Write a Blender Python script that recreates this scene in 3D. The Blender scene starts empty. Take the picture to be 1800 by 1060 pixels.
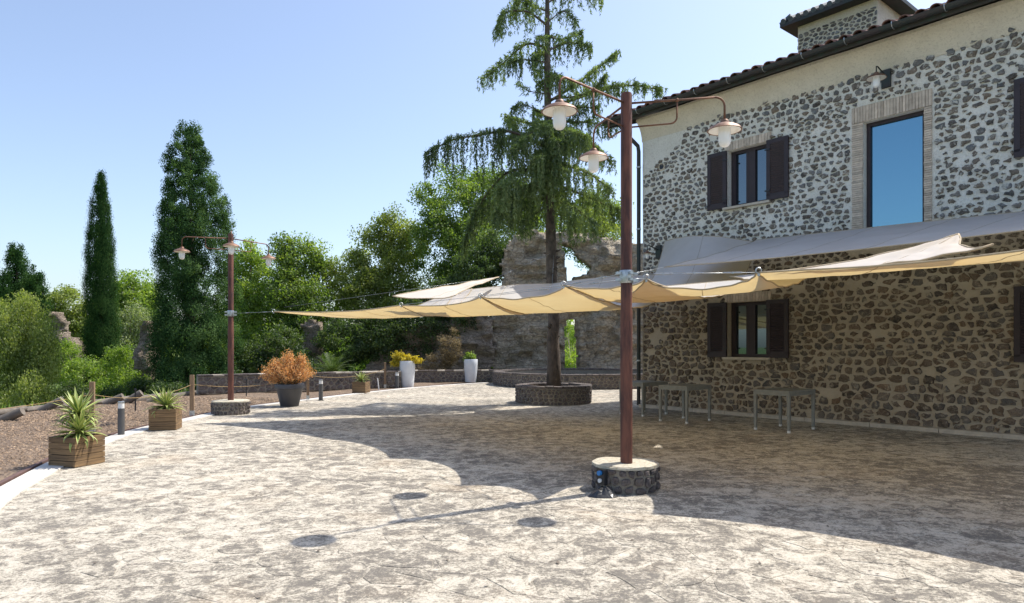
import bpy, math, random
import numpy as np
from mathutils import Vector, noise, Matrix
random.seed(7); rng = np.random.default_rng(7)
PI = math.pi
S = bpy.context.scene
C = S.collection

# ------------------------------------------------------------------ camera, sky, sun
cam = bpy.data.cameras.new("camera"); camo = bpy.data.objects.new("camera", cam); C.objects.link(camo)
camo.location = (0, 0, 1.55); camo.rotation_euler = (math.radians(90), 0, 0)
cam.sensor_width = 36; cam.lens = 24.0; cam.shift_y = 80/1800; cam.clip_end = 3000; cam.clip_start = .05
S.camera = camo
S.render.resolution_x = 1024; S.render.resolution_y = 603
SUN = Vector((.531, .323, 1.0)).normalized()
w = bpy.data.worlds.new("World"); S.world = w; w.use_nodes = True
nt = w.node_tree
sky = nt.nodes.new('ShaderNodeTexSky'); sky.sky_type = 'NISHITA'; sky.sun_disc = False
sky.sun_elevation = math.asin(SUN.z); sky.sun_rotation = math.atan2(SUN.x, SUN.y)
sky.air_density = 1.0; sky.dust_density = 1.8; sky.ozone_density = 2.6; sky.altitude = 100
hs = nt.nodes.new('ShaderNodeHueSaturation'); hs.inputs['Saturation'].default_value = .90; hs.inputs['Hue'].default_value = .502
nt.links.new(sky.outputs[0], hs.inputs['Color']); nt.links.new(hs.outputs[0], nt.nodes['Background'].inputs[0])
nt.nodes['Background'].inputs[1].default_value = .133
sl = bpy.data.lights.new("sun", 'SUN'); sl.energy = 3.4; sl.angle = math.radians(.5); sl.color = (1, .95, .87)
so = bpy.data.objects.new("sun", sl); C.objects.link(so)
so.rotation_euler = (-SUN).to_track_quat('-Z', 'Y').to_euler()
S.view_settings.view_transform = 'Standard'; S.view_settings.look = 'None'
S.view_settings.exposure = 0.82; S.view_settings.gamma = 1

# ------------------------------------------------------------------ helpers
F = 1200.0; HZ = 610.0; EYE = 1.55
def G(px, py, z=0):
    d = F*(EYE-z)/(py-HZ); return Vector(((px-900)/F*d, d, z))
def at(px, py, d):
    return Vector(((px-900)/F*d, d, EYE+(HZ-py)/F*d))

class MB:
    def __init__(s): s.v = []; s.f = []; s.t = []
    def add(s, vs, fs, tint=None):
        o = len(s.v); s.v += [tuple(p) for p in vs]; s.f += [tuple(i+o for i in f) for f in fs]
        s.t += [random.random() if tint is None else tint]*len(vs)
    def box(s, c, size, rz=0, jit=0, rx=0, ry=0):
        M = Matrix.Rotation(rz, 3, 'Z') @ Matrix.Rotation(ry, 3, 'Y') @ Matrix.Rotation(rx, 3, 'X')
        vs = []
        for dz in (-.5, .5):
            for dx, dy in ((-.5, -.5), (.5, -.5), (.5, .5), (-.5, .5)):
                p = Vector((dx*size[0], dy*size[1], dz*size[2]))
                if jit: p += Vector([random.uniform(-jit, jit) for _ in range(3)])
                vs.append(Vector(c)+M @ p)
        s.add(vs, [(3, 2, 1, 0), (4, 5, 6, 7), (0, 1, 5, 4), (1, 2, 6, 5), (2, 3, 7, 6), (3, 0, 4, 7)])
        return s
    def tube(s, pts, r, n=8, cap=True):
        pts = [Vector(p) for p in pts]
        if not hasattr(r, '__len__'): r = [r]*len(pts)
        vs = []; up = None
        for i, p in enumerate(pts):
            a = pts[max(i-1, 0)]; b = pts[min(i+1, len(pts)-1)]; t = (b-a)
            t = t.normalized() if t.length > 1e-9 else Vector((0, 0, 1))
            if up is None: up = t.orthogonal().normalized()
            up = (up - t*up.dot(t))
            up = up.normalized() if up.length > 1e-6 else t.orthogonal().normalized()
            q = t.cross(up)
            for k in range(n):
                a_ = 2*PI*k/n; vs.append(p+(up*math.cos(a_)+q*math.sin(a_))*r[i])
        fs = []
        for i in range(len(pts)-1):
            for k in range(n):
                fs.append((i*n+k, i*n+(k+1) % n, (i+1)*n+(k+1) % n, (i+1)*n+k))
        if cap:
            fs.append(tuple(reversed(range(n)))); fs.append(tuple((len(pts)-1)*n+k for k in range(n)))
        s.add(vs, fs); return s
    def lathe(s, prof, c=(0, 0, 0), n=24, closed=False):
        vs = []; c = Vector(c)
        for r, z in prof:
            for k in range(n):
                a = 2*PI*k/n; vs.append(c+Vector((r*math.cos(a), r*math.sin(a), z)))
        fs = []
        for i in range(len(prof)-1):
            for k in range(n): fs.append((i*n+k, i*n+(k+1) % n, (i+1)*n+(k+1) % n, (i+1)*n+k))
        if prof[0][0] > 1e-4: fs.append(tuple(reversed(range(n))))
        if prof[-1][0] > 1e-4: fs.append(tuple((len(prof)-1)*n+k for k in range(n)))
        s.add(vs, fs); return s
    def mesh(s, name, m, smooth=False):
        me = bpy.data.meshes.new(name); me.from_pydata(s.v, [], s.f); me.materials.append(m)
        a = me.attributes.new('tint', 'FLOAT', 'POINT'); a.data.foreach_set('value', s.t)
        if smooth:
            me.polygons.foreach_set('use_smooth', [True]*len(me.polygons))
            if smooth == 2: me.set_sharp_from_angle(angle=math.radians(40))
        me.update(); return me
    def build(s, name, m, parent=None, smooth=False):
        return link(name, s.mesh(name, m, smooth), parent)
def link(name, me, parent=None, loc=None):
    o = bpy.data.objects.new(name, me); C.objects.link(o)
    if parent: o.parent = parent
    if loc is not None: o.location = loc
    return o
def tag(o, label=None, cat=None, group=None, kind=None):
    if label: o['label'] = label
    if cat: o['category'] = cat
    if group: o['group'] = group
    if kind: o['kind'] = kind
    return o
def thing(name, label, cat, loc=(0, 0, 0), rz=0, group=None):
    o = bpy.data.objects.new(name, None); C.objects.link(o); o.location = loc; o.rotation_euler = (0, 0, rz)
    o.empty_display_size = .1
    return tag(o, label, cat, group)
def dup(root, loc, rz, label):
    r = root.copy(); C.objects.link(r); r.location = loc; r.rotation_euler = (0, 0, rz); r['label'] = label
    for ch in list(root.children):
        c = ch.copy(); C.objects.link(c); c.parent = r
        for g in list(ch.children):
            d = g.copy(); C.objects.link(d); d.parent = c
    return r

# ------------------------------------------------------------------ materials
def nodes(name):
    m = bpy.data.materials.new(name); m.use_nodes = True
    t = m.node_tree; b = t.nodes['Principled BSDF']; return m, t, b
def N(t, typ, **kw):
    n = t.nodes.new(typ)
    for k, v in kw.items():
        if k.startswith('i_'):
            key = k[2:]; key = int(key) if key.isdigit() else key.replace('_', ' ')
            n.inputs[key].default_value = v
        else: setattr(n, k, v)
    return n
def ramp(t, fac, stops):
    r = t.nodes.new('ShaderNodeValToRGB'); e = r.color_ramp.elements
    while len(e) < len(stops): e.new(.5)
    for el, (p, c) in zip(e, stops):
        el.position = p; el.color = (*c, 1) if hasattr(c, '__len__') else (c, c, c, 1)
    t.links.new(fac, r.inputs[0]); return r.outputs[0]
def mixc(t, fac, a, b, mode='MIX'):
    m = t.nodes.new('ShaderNodeMix'); m.data_type = 'RGBA'; m.blend_type = mode
    for sock, val in ((m.inputs[0], fac), (m.inputs[6], a), (m.inputs[7], b)):
        if isinstance(val, (int, float)): sock.default_value = val
        elif isinstance(val, tuple): sock.default_value = (*val, 1) if len(val) == 3 else val
        else: t.links.new(val, sock)
    return m.outputs[2]
def math_(t, op, a, b=0.0):
    m = t.nodes.new('ShaderNodeMath'); m.operation = op
    for i, val in enumerate((a, b)):
        if isinstance(val, (int, float)): m.inputs[i].default_value = val
        else: t.links.new(val, m.inputs[i])
    return m.outputs[0]
def pos(t, scale=(1, 1, 1), obj=False):
    g = t.nodes.new('ShaderNodeTexCoord') if obj else t.nodes.new('ShaderNodeNewGeometry')
    mp = t.nodes.new('ShaderNodeMapping'); mp.inputs['Scale'].default_value = scale
    t.links.new(g.outputs['Object' if obj else 'Position'], mp.inputs[0]); return mp.outputs[0]
def noise_(t, p, scale, detail=6, rough=.6, dist=0):
    n = N(t, 'ShaderNodeTexNoise'); n.inputs['Scale'].default_value = scale; n.inputs['Detail'].default_value = detail
    n.inputs['Roughness'].default_value = rough; n.inputs['Distortion'].default_value = dist
    t.links.new(p, n.inputs['Vector']); return n.outputs['Fac']
def bump(t, b, h, strength=.5, dist=.02):
    n = t.nodes.new('ShaderNodeBump'); n.inputs['Strength'].default_value = strength; n.inputs['Distance'].default_value = dist
    t.links.new(h, n.inputs['Height']); t.links.new(n.outputs[0], b.inputs['Normal'])
def tintf(t):
    a = N(t, 'ShaderNodeAttribute', attribute_name='tint'); o = t.nodes.new('ShaderNodeObjectInfo')
    return math_(t, 'FRACT', math_(t, 'ADD', a.outputs['Fac'], o.outputs['Random']))
def simple(name, c1, c2=None, scale=8, rough=.7, metal=0, bs=.2, bd=.01, stretch=(1, 1, 1), tv=.0, spec=.5, lo=.35, hi=.65):
    m, t, b = nodes(name); c2 = c2 or tuple(x*.75 for x in c1)
    p = pos(t, stretch, True); n = noise_(t, p, scale)
    col = ramp(t, n, [(lo, c1), (hi, c2)])
    if tv:
        f = math_(t, 'ADD', math_(t, 'MULTIPLY', tintf(t), 2*tv), 1-tv)
        g = t.nodes.new('ShaderNodeCombineColor')
        for i in range(3): t.links.new(f, g.inputs[i])
        col = mixc(t, 1.0, col, g.outputs[0], 'MULTIPLY')
    t.links.new(col, b.inputs['Base Color']); b.inputs['Roughness'].default_value = rough
    b.inputs['Metallic'].default_value = metal; b.inputs['Specular IOR Level'].default_value = spec
    if bs: bump(t, b, noise_(t, p, scale*5), bs, bd)
    return m

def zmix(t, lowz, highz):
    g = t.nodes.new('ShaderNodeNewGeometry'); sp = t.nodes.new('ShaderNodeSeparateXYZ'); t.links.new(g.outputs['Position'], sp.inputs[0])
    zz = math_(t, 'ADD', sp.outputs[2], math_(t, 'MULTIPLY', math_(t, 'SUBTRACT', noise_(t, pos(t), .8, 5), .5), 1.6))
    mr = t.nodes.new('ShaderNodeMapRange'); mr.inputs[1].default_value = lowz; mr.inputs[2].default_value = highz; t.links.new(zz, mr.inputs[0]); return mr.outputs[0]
def stone_mat(name, cols, mortar, smear=.5, sc=9, warm=None):
    m, t, b = nodes(name); p = pos(t)
    k = len(cols); st = [(i/k, c) for i, c in enumerate(cols)]
    base = ramp(t, tintf(t), st); base.node.color_ramp.interpolation = 'LINEAR'
    n1 = noise_(t, p, 11, 9, .78, .4)
    base = mixc(t, ramp(t, n1, [(.42, 0), (.66, .85)]), base, tuple(min(1, x*2.0+.03) for x in cols[1]))
    n2 = noise_(t, p, 60, 6, .75)
    base = mixc(t, ramp(t, n2, [(.50, 0), (.64, .8)]), base, tuple(x*.35 for x in cols[0]))
    n3 = noise_(t, p, sc, 9, .75, .5)
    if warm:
        f = zmix(t, 2.6, 3.9); base = mixc(t, math_(t, 'MULTIPLY', math_(t, 'SUBTRACT', 1.0, f), .75), base, mixc(t, 1.0, base, (.86, .70, .54), 'MULTIPLY'))  # stones darker and warmer low down: shade beneath the sails put into colour
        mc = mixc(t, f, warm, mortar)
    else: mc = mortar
    base = mixc(t, ramp(t, n3, [(smear, 0), (smear+.09, .85)]), base, mc)
    t.links.new(base, b.inputs['Base Color']); b.inputs['Roughness'].default_value = .9
    bump(t, b, noise_(t, p, 45, 8, .75), 1.0, .02)
    return m
def mortar_mat(name, c1, c2, c3, warm=None):
    m, t, b = nodes(name); p = pos(t)
    base = ramp(t, noise_(t, p, 2.5, 8, .65), [(.3, c1), (.7, c2)])
    if warm: base = mixc(t, zmix(t, 2.6, 3.9), ramp(t, noise_(t, p, 3, 8, .7), [(.3, warm), (.7, tuple(x*.75 for x in warm))]), base)  # tan lower mortar, with ground bounce and sail shade painted into its colour
    base = mixc(t, ramp(t, noise_(t, p, 26, 8, .75), [(.5, 0), (.66, .75)]), base, c3)
    t.links.new(base, b.inputs['Base Color']); b.inputs['Roughness'].default_value = .95
    bump(t, b, noise_(t, p, 30, 9, .7), .9, .02)
    return m

M = {}
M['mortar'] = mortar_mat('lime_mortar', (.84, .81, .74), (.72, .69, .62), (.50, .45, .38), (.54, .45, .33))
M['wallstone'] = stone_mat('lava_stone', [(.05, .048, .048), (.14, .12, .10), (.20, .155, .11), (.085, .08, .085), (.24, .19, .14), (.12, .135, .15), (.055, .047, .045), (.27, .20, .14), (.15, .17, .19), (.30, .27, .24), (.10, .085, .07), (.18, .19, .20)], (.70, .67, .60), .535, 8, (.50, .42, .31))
M['plaster'] = mortar_mat('cornice_plaster', (.78, .70, .56), (.66, .59, .47), (.50, .43, .33))
M['darkstone'] = stone_mat('dark_basalt', [(.05, .045, .045), (.12, .10, .09), (.16, .13, .11), (.07, .06, .06), (.13, .10, .085)], (.34, .30, .24), .60, 14)
M['darkmortar'] = mortar_mat('dark_mortar', (.36, .32, .26), (.23, .20, .16), (.10, .085, .065))
M['plinthtop'] = mortar_mat('mossy_cement', (.62, .58, .48), (.5, .44, .32), (.20, .15, .07))
M['rust'] = simple('rusty_steel', (.18, .07, .045), (.07, .03, .025), 7, .7, .2, .4, .006, (1.6, 1.6, .3), lo=.4, hi=.6)
M['rustarm'] = simple('rusty_pipe', (.23, .11, .06), (.12, .06, .04), 18, .6, .5, .1, .002)
M['enamel'] = simple('white_enamel', (.85, .82, .74), (.72, .62, .50), 9, .35, 0, 0, lo=.5, hi=.75)
M['shade_top'] = simple('copper_shade', (.27, .15, .09), (.17, .09, .06), 14, .5, .4, .05, .002)
M['steel'] = simple('galvanised', (.50, .52, .52), (.35, .37, .38), 25, .35, .8, .05, .002)
M['gutter'] = simple('dark_copper_gutter', (.055, .045, .045), (.035, .05, .045), 4, .55, .4, .05, .002)
M['green_copper'] = simple('verdigris', (.035, .075, .06), (.045, .04, .035), 6, .7, lo=.25, hi=.5)
M['wood_dark'] = simple('shutter_brown', (.038, .024, .030), (.028, .018, .022), 5, .55, 0, .1, .002)
M['brick'] = simple('pale_brick', (.64, .54, .44), (.48, .39, .31), 12, .9, 0, .4, .006, tv=.2)
M['sill'] = simple('travertine', (.60, .52, .42), (.45, .40, .33), 8, .8)
M['tile'] = simple('roof_terracotta', (.34, .17, .13), (.16, .09, .08), 7, .85, 0, .4, .01, tv=.35)
M['roofbase'] = simple('roof_underlay', (.06, .04, .035))
M['slate'] = simple('slate_roof', (.10, .13, .15), (.06, .08, .09), 6, .6, tv=.2)
M['table'] = simple('grey_resin', (.27, .27, .24), (.21, .21, .19), 12, .55, 0, .1, .002)
M['tablefoot'] = simple('white_foot', (.75, .75, .72))
M['oldwood'] = simple('weathered_pine', (.27, .17, .08), (.12, .075, .04), 3, .85, 0, .5, .006, (1, 1, 14), tv=.2)
M['postwood'] = simple('post_wood', (.30, .20, .11), (.20, .13, .08), 3, .85, 0, .5, .006, (10, 10, 1), tv=.1)
M['logwood'] = simple('grey_log', (.20, .17, .14), (.10, .085, .07), 5, .9)
M['charcoal'] = simple('charcoal_pot', (.075, .075, .08), (.06, .06, .065), 5, .5)
M['whitepot'] = simple('white_resin_pot', (.70, .71, .72), (.62, .63, .64), 4, .4)
M['bollard'] = simple('bollard_grey', (.09, .09, .09), (.07, .07, .07), 5, .5)
M['white'] = simple('white_plastic', (.78, .78, .76), (.7, .7, .68), 5, .4)
M['soil'] = simple('soil', (.06, .045, .03), (.03, .022, .016), 20, 1, 0, .8, .02)
M['corten'] = simple('corten_edge', (.16, .09, .075), (.10, .06, .05), 9, .9)
M['marble'] = simple('white_travertine_kerb', (.64, .61, .56), (.50, .47, .42), 5, .7, 0, .2, .004, tv=.08)
M['rope'] = simple('rope', (.40, .28, .12), (.30, .2, .1), 40, .9)
M['blue'] = simple('blue_plastic', (.02, .19, .50), (.02, .15, .42), 5, .35)
M['black'] = simple('black_plastic', (.015, .017, .022), (.01, .011, .014), 8, .35)
M['bark'] = simple('spruce_bark', (.17, .13, .10), (.07, .055, .045), 9, .95, 0, 1, .03, (1, 1, .6))
M['twig'] = simple('grey_twig', (.20, .16, .12), (.12, .10, .08), 9, .95)
M['birchbark'] = simple('pale_bark', (.50, .47, .42), (.25, .22, .18), 6, .9)

def ground_mat(name, kind):
    m, t, b = nodes(name); p = pos(t)
    cream = (.60, .54, .435); grey = (.20, .18, .152); white = (.72, .66, .57)
    big = noise_(t, p, .45, 6, .6); mid = noise_(t, p, 5.5, 14, .8, .5); fine = noise_(t, p, 38, 8, .85)
    a = math_(t, 'ADD', math_(t, 'MULTIPLY', big, .26), math_(t, 'MULTIPLY', mid, 1.0))
    a = math_(t, 'ADD', a, math_(t, 'MULTIPLY', fine, .74))      # mean ~1.0
    if kind == 'stone':
        a = math_(t, 'ADD', a, math_(t, 'MULTIPLY', math_(t, 'SUBTRACT', tintf(t), .5), .06))
    lo, hi = {'stone': (.468, .525), 'joint': (.455, .512), 'far': (.473, .528)}[kind]
    a = math_(t, 'MULTIPLY', a, .5)
    col = ramp(t, a, [(lo, grey), ((lo+hi)/2, (.36, .32, .255)), (hi, cream), (hi+.09, white)])
    sp = noise_(t, p, 70, 6, .85)
    col = mixc(t, ramp(t, sp, [(.53, 0), (.64, .8)]), col, (.10, .085, .07))
    sp2 = noise_(t, p, 30, 6, .8, .3)
    col = mixc(t, ramp(t, sp2, [(.60, 0), (.68, .6)]), col, white)
    och = noise_(t, p, .9, 4, .5)
    col = mixc(t, ramp(t, och, [(.54, 0), (.74, .22)]), col, (.46, .31, .17))
    t.links.new(col, b.inputs['Base Color']); b.inputs['Roughness'].default_value = .88
    b.inputs['Specular IOR Level'].default_value = .3
    h = math_(t, 'ADD', noise_(t, p, 9, 10, .7), math_(t, 'MULTIPLY', sp, .6))
    bump(t, b, h, .8, .02)
    return m
M['paver'] = ground_mat('worn_paving_stone', 'stone'); M['joint'] = ground_mat('lime_joint', 'joint'); M['far'] = ground_mat('terrace_far', 'far')
def gravel_mat(name, a, b_, c):
    m, t, b = nodes(name); p = pos(t)
    v = N(t, 'ShaderNodeTexVoronoi'); v.inputs['Scale'].default_value = 28; t.links.new(p, v.inputs['Vector'])
    col = ramp(t, v.outputs['Color'], [(.1, a), (.5, b_), (.9, c)])
    col = mixc(t, ramp(t, noise_(t, p, 1.2), [(.4, 0), (.7, .5)]), col, a)
    t.links.new(col, b.inputs['Base Color']); b.inputs['Roughness'].default_value = .95
    bump(t, b, v.outputs['Distance'], 1, .03); return m
M['gravel'] = gravel_mat('gravel_bed', (.10, .07, .05), (.22, .155, .105), (.34, .25, .17))
M['chip'] = simple('gravel_chip', (.33, .235, .155), (.17, .115, .075), 20, .95, tv=.45)
def grass_mat():
    m, t, b = nodes('meadow'); p = pos(t)
    col = ramp(t, noise_(t, p, .5, 9, .7), [(.3, (.05, .09, .02)), (.5, (.09, .15, .03)), (.7, (.16, .19, .06))])
    t.links.new(col, b.inputs['Base Color']); b.inputs['Roughness'].default_value = 1
    bump(t, b, noise_(t, p, 6, 9, .7), 1, .2); return m
M['meadow'] = grass_mat()
def ruin_mat(name, a, b_, c):
    m, t, b = nodes(name); p = pos(t)
    ps = pos(t, (1, 1, 2.6))
    col = ramp(t, noise_(t, ps, .9, 10, .7, .5), [(.28, a), (.5, b_), (.7, c)])
    col = mixc(t, ramp(t, noise_(t, ps, 5, 9, .8), [(.52, 0), (.68, .6)]), col, tuple(x*.4 for x in a))
    col = mixc(t, ramp(t, noise_(t, p, .35, 4, .6), [(.5, 0), (.7, .4)]), col, (.34, .31, .27))
    t.links.new(col, b.inputs['Base Color']); b.inputs['Roughness'].default_value = .97
    v = N(t, 'ShaderNodeTexVoronoi', feature='DISTANCE_TO_EDGE'); v.inputs['Scale'].default_value = 2.6; mp = pos(t, (1, 1, 2.0))
    wv = t.nodes.new('ShaderNodeVectorMath'); wv.operation = 'ADD'; nn = t.nodes.new('ShaderNodeTexNoise'); nn.inputs['Scale'].default_value = 2.2; nn.inputs['Detail'].default_value = 6
    t.links.new(mp, nn.inputs['Vector']); sc_ = t.nodes.new('ShaderNodeVectorMath'); sc_.operation = 'SCALE'; sc_.inputs['Scale'].default_value = .45; t.links.new(nn.outputs['Color'], sc_.inputs[0])
    t.links.new(mp, wv.inputs[0]); t.links.new(sc_.outputs[0], wv.inputs[1]); t.links.new(wv.outputs[0], v.inputs['Vector'])
    jt = ramp(t, v.outputs['Distance'], [(.0, .0), (.09, 1.0)])
    col = mixc(t, math_(t, 'MULTIPLY', math_(t, 'SUBTRACT', 1.0, jt), .4), col, tuple(x*.45 for x in a))
    col = mixc(t, ramp(t, noise_(t, p, 9, 9, .8), [(.5, 0), (.64, .6)]), col, tuple(min(1, x*1.35) for x in c))
    t.links.new(col, b.inputs['Base Color'])
    bump(t, b, math_(t, 'ADD', math_(t, 'ADD', noise_(t, ps, 3.5, 10, .75), noise_(t, p, 14, 8, .75)), math_(t, 'MULTIPLY', jt, .5)), 1, .2); return m
M['tuff'] = ruin_mat('eroded_tuff', (.42, .32, .22), (.66, .53, .38), (.82, .72, .56))
M['tuffdark'] = ruin_mat('brown_tuff', (.25, .19, .14), (.42, .33, .25), (.56, .46, .35))

def leaf_mat(name, dark, mid, light, trans=.35, tcol=None, gloss=.03):
    trans = min(.5, trans+.05)
    m = bpy.data.materials.new(name); m.use_nodes = True; t = m.node_tree; t.nodes.clear()
    col = ramp(t, N(t, 'ShaderNodeAttribute', attribute_name='tint').outputs['Fac'], [(0, dark), (.5, mid), (1, light)])
    d = t.nodes.new('ShaderNodeBsdfDiffuse'); tr = t.nodes.new('ShaderNodeBsdfTranslucent'); g = t.nodes.new('ShaderNodeBsdfGlossy')
    g.inputs['Roughness'].default_value = .6; g.inputs['Color'].default_value = (1, 1, 1, 1)
    tc = mixc(t, 1.0, col, tcol or (1.5, 1.6, .6), 'MULTIPLY')
    t.links.new(col, d.inputs[0]); t.links.new(tc, tr.inputs[0])
    m1 = t.nodes.new('ShaderNodeMixShader'); m1.inputs[0].default_value = trans
    t.links.new(d.outputs[0], m1.inputs[1]); t.links.new(tr.outputs[0], m1.inputs[2])
    m2 = t.nodes.new('ShaderNodeMixShader'); m2.inputs[0].default_value = gloss
    t.links.new(m1.outputs[0], m2.inputs[1]); t.links.new(g.outputs[0], m2.inputs[2])
    o = t.nodes.new('ShaderNodeOutputMaterial'); t.links.new(m2.outputs[0], o.inputs[0]); return m
M['l_spruce'] = leaf_mat('spruce_needles', (.05, .08, .032), (.13, .185, .075), (.25, .31, .14), .38, gloss=.03)
M['l_cypress'] = leaf_mat('cypress_scale', (.018, .045, .016), (.038, .085, .028), (.08, .14, .045), .28, gloss=.0)
M['l_cedar'] = leaf_mat('blue_cypress', (.022, .052, .022), (.06, .115, .045), (.14, .22, .08), .3, gloss=.0)
M['l_broad'] = leaf_mat('broad_leaf', (.06, .105, .02), (.15, .23, .045), (.29, .36, .085), .45)
M['l_bright'] = leaf_mat('bright_leaf', (.09, .15, .025), (.20, .29, .05), (.37, .45, .10), .45)
M['l_dark'] = leaf_mat('ivy_leaf', (.025, .05, .015), (.06, .105, .03), (.14, .19, .05), .38)
M['l_pale'] = leaf_mat('willow_leaf', (.13, .17, .07), (.24, .29, .14), (.36, .40, .22), .35)
M['l_olive'] = leaf_mat('olive_leaf', (.10, .14, .03), (.21, .26, .065), (.38, .41, .12), .42)
M['l_orange'] = leaf_mat('dry_orange', (.50, .25, .09), (.74, .44, .18), (.88, .66, .36), .3, (1.2, .9, .5), .02)
M['l_yellow'] = leaf_mat('golden_leaf', (.30, .26, .02), (.55, .46, .03), (.72, .62, .08), .35, (1.2, 1.1, .4))
M['l_grass'] = leaf_mat('grass_blade', (.10, .16, .03), (.20, .30, .05), (.33, .42, .09), .45)
M['l_dry'] = leaf_mat('dry_twig_leaf', (.16, .12, .06), (.28, .21, .11), (.40, .31, .17), .3, (1, 1, .8), .02)
def yucca_mat():
    m, t, b = nodes('variegated_blade')
    tc = t.nodes.new('ShaderNodeTexCoord'); s = t.nodes.new('ShaderNodeSeparateXYZ'); t.links.new(tc.outputs['UV'], s.inputs[0])
    e = math_(t, 'ABSOLUTE', math_(t, 'SUBTRACT', s.outputs[0], .5))
    col = ramp(t, e, [(.22, (.10, .19, .04)), (.33, (.58, .60, .20))])
    col = mixc(t, tintf(t), col, (.30, .36, .09), 'MIX')
    t.links.new(col, b.inputs['Base Color']); b.inputs['Roughness'].default_value = .5
    return m
M['yucca'] = yucca_mat()
def sail_mat():
    m = bpy.data.materials.new('sail_canvas'); m.use_nodes = True; t = m.node_tree; t.nodes.clear()
    p = pos(t); n = noise_(t, p, 1.4, 6, .6)
    col = ramp(t, n, [(.3, (.60, .58, .55)), (.7, (.70, .68, .65))])
    wv = N(t, 'ShaderNodeTexWave'); wv.inputs['Scale'].default_value = .35; wv.inputs['Distortion'].default_value = 0
    d = t.nodes.new('ShaderNodeBsdfDiffuse'); tr = t.nodes.new('ShaderNodeBsdfTranslucent')
    t.links.new(col, d.inputs[0])
    tcol = ramp(t, noise_(t, p, .9, 5, .6), [(.3, (.88, .60, .22)), (.7, (.95, .72, .32))]); t.links.new(tcol, tr.inputs[0])
    mx = t.nodes.new('ShaderNodeMixShader'); mx.inputs[0].default_value = .31
    t.links.new(d.outputs[0], mx.inputs[1]); t.links.new(tr.outputs[0], mx.inputs[2])
    o = t.nodes.new('ShaderNodeOutputMaterial'); t.links.new(mx.outputs[0], o.inputs[0])
    return m
M['sail'] = sail_mat()
M['hem'] = simple('sail_hem', (.50, .40, .26), (.42, .33, .22), 20, .9)
def glass_mat(name, c, mixf, gc=(.62, .82, .92)):
    m = bpy.data.materials.new(name); m.use_nodes = True; t = m.node_tree; t.nodes.clear()
    d = t.nodes.new('ShaderNodeBsdfPrincipled'); d.inputs['Base Color'].default_value = (*c, 1); d.inputs['Roughness'].default_value = .1
    g = t.nodes.new('ShaderNodeBsdfGlossy'); g.inputs['Roughness'].default_value = .02; g.inputs['Color'].default_value = (*gc, 1)
    mx = t.nodes.new('ShaderNodeMixShader'); mx.inputs[0].default_value = mixf
    t.links.new(d.outputs[0], mx.inputs[1]); t.links.new(g.outputs[0], mx.inputs[2])
    o = t.nodes.new('ShaderNodeOutputMaterial'); t.links.new(mx.outputs[0], o.inputs[0]); return m
M['glass'] = glass_mat('window_glass', (.01, .012, .015), .22, (.45, .62, .72))
M['coated'] = glass_mat('coated_glass', (.01, .05, .09), .60, (.24, .47, .60))
def globe_mat():
    m, t, b = nodes('opal_glass'); b.inputs['Base Color'].default_value = (.85, .85, .83, 1); b.inputs['Roughness'].default_value = .25
    b.inputs['Subsurface Weight'].default_value = .6; b.inputs['Subsurface Radius'].default_value = (.1, .1, .1); return m
M['globe'] = globe_mat()

# ------------------------------------------------------------------ voronoi rubble
def clip(poly, nx, ny, c):                       # keep nx*x+ny*y <= c
    out = []; n = len(poly)
    for i in range(n):
        a = poly[i]; b = poly[(i+1) % n]; da = nx*a[0]+ny*a[1]-c; db = nx*b[0]+ny*b[1]-c
        if da <= 0: out.append(a)
        if (da < 0) != (db < 0) and da != db:
            s = da/(da-db); out.append((a[0]+(b[0]-a[0])*s, a[1]+(b[1]-a[1])*s))
    return out
def voronoi(pts, bounds, R, k=16):
    P = np.array(pts); cells = []
    order = np.argsort(P[:, 1]); 
    for i in range(len(P)):
        d = ((P-P[i])**2).sum(1); nb = np.argpartition(d, min(k, len(P)-1))[:k+1]
        nb = nb[np.argsort(d[nb])]
        x, y = P[i]
        poly = [(max(bounds[0], x-R), max(bounds[2], y-R)), (min(bounds[1], x+R), max(bounds[2], y-R)),
                (min(bounds[1], x+R), min(bounds[3], y+R)), (max(bounds[0], x-R), min(bounds[3], y+R))]
        for j in nb:
            if j == i: continue
            qx, qy = P[j]; nx = qx-x; ny = qy-y
            poly = clip(poly, nx, ny, (qx*qx+qy*qy-x*x-y*y)/2)
            if len(poly) < 3: break
        cells.append(poly if len(poly) >= 3 else None)
    return cells
def rows(x0, x1, y0, y1, wf, hf, jit):
    pts = []; y = y0
    while y < y1:
        h = hf(y)*random.uniform(.75, 1.25); x = x0-random.random()*.2
        while x < x1:
            w_ = wf(y)*random.choice([.5, .7, .9, 1.0, 1.15, 1.5]); 
            px = x+w_/2; py = y+h/2+random.gauss(0, jit*h)
            if x0 < px < x1 and y0 < py < y1: pts.append((px, py))
            x += w_
        y += h
    return pts
def centroid(p): return (sum(a[0] for a in p)/len(p), sum(a[1] for a in p)/len(p))
def area(p): return abs(sum(p[i][0]*p[(i+1) % len(p)][1]-p[(i+1) % len(p)][0]*p[i][1] for i in range(len(p))))/2
def shrink(poly, gap):
    c = centroid(poly); r = math.sqrt(area(poly)/PI)
    k = max(.25, 1-gap/r)
    return [(c[0]+(a[0]-c[0])*k, c[1]+(a[1]-c[1])*k) for a in poly]
def rounded(poly, jit=0.0, cut=.25):
    out = []
    for i in range(len(poly)):
        a = poly[i]; b = poly[(i+1) % len(poly)]
        L = math.hypot(b[0]-a[0], b[1]-a[1])
        if L < .012: out.append(a); continue
        for s in (cut, 1-cut): out.append((a[0]+(b[0]-a[0])*s+random.gauss(0, jit), a[1]+(b[1]-a[1])*s+random.gauss(0, jit)))
    return out
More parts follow.
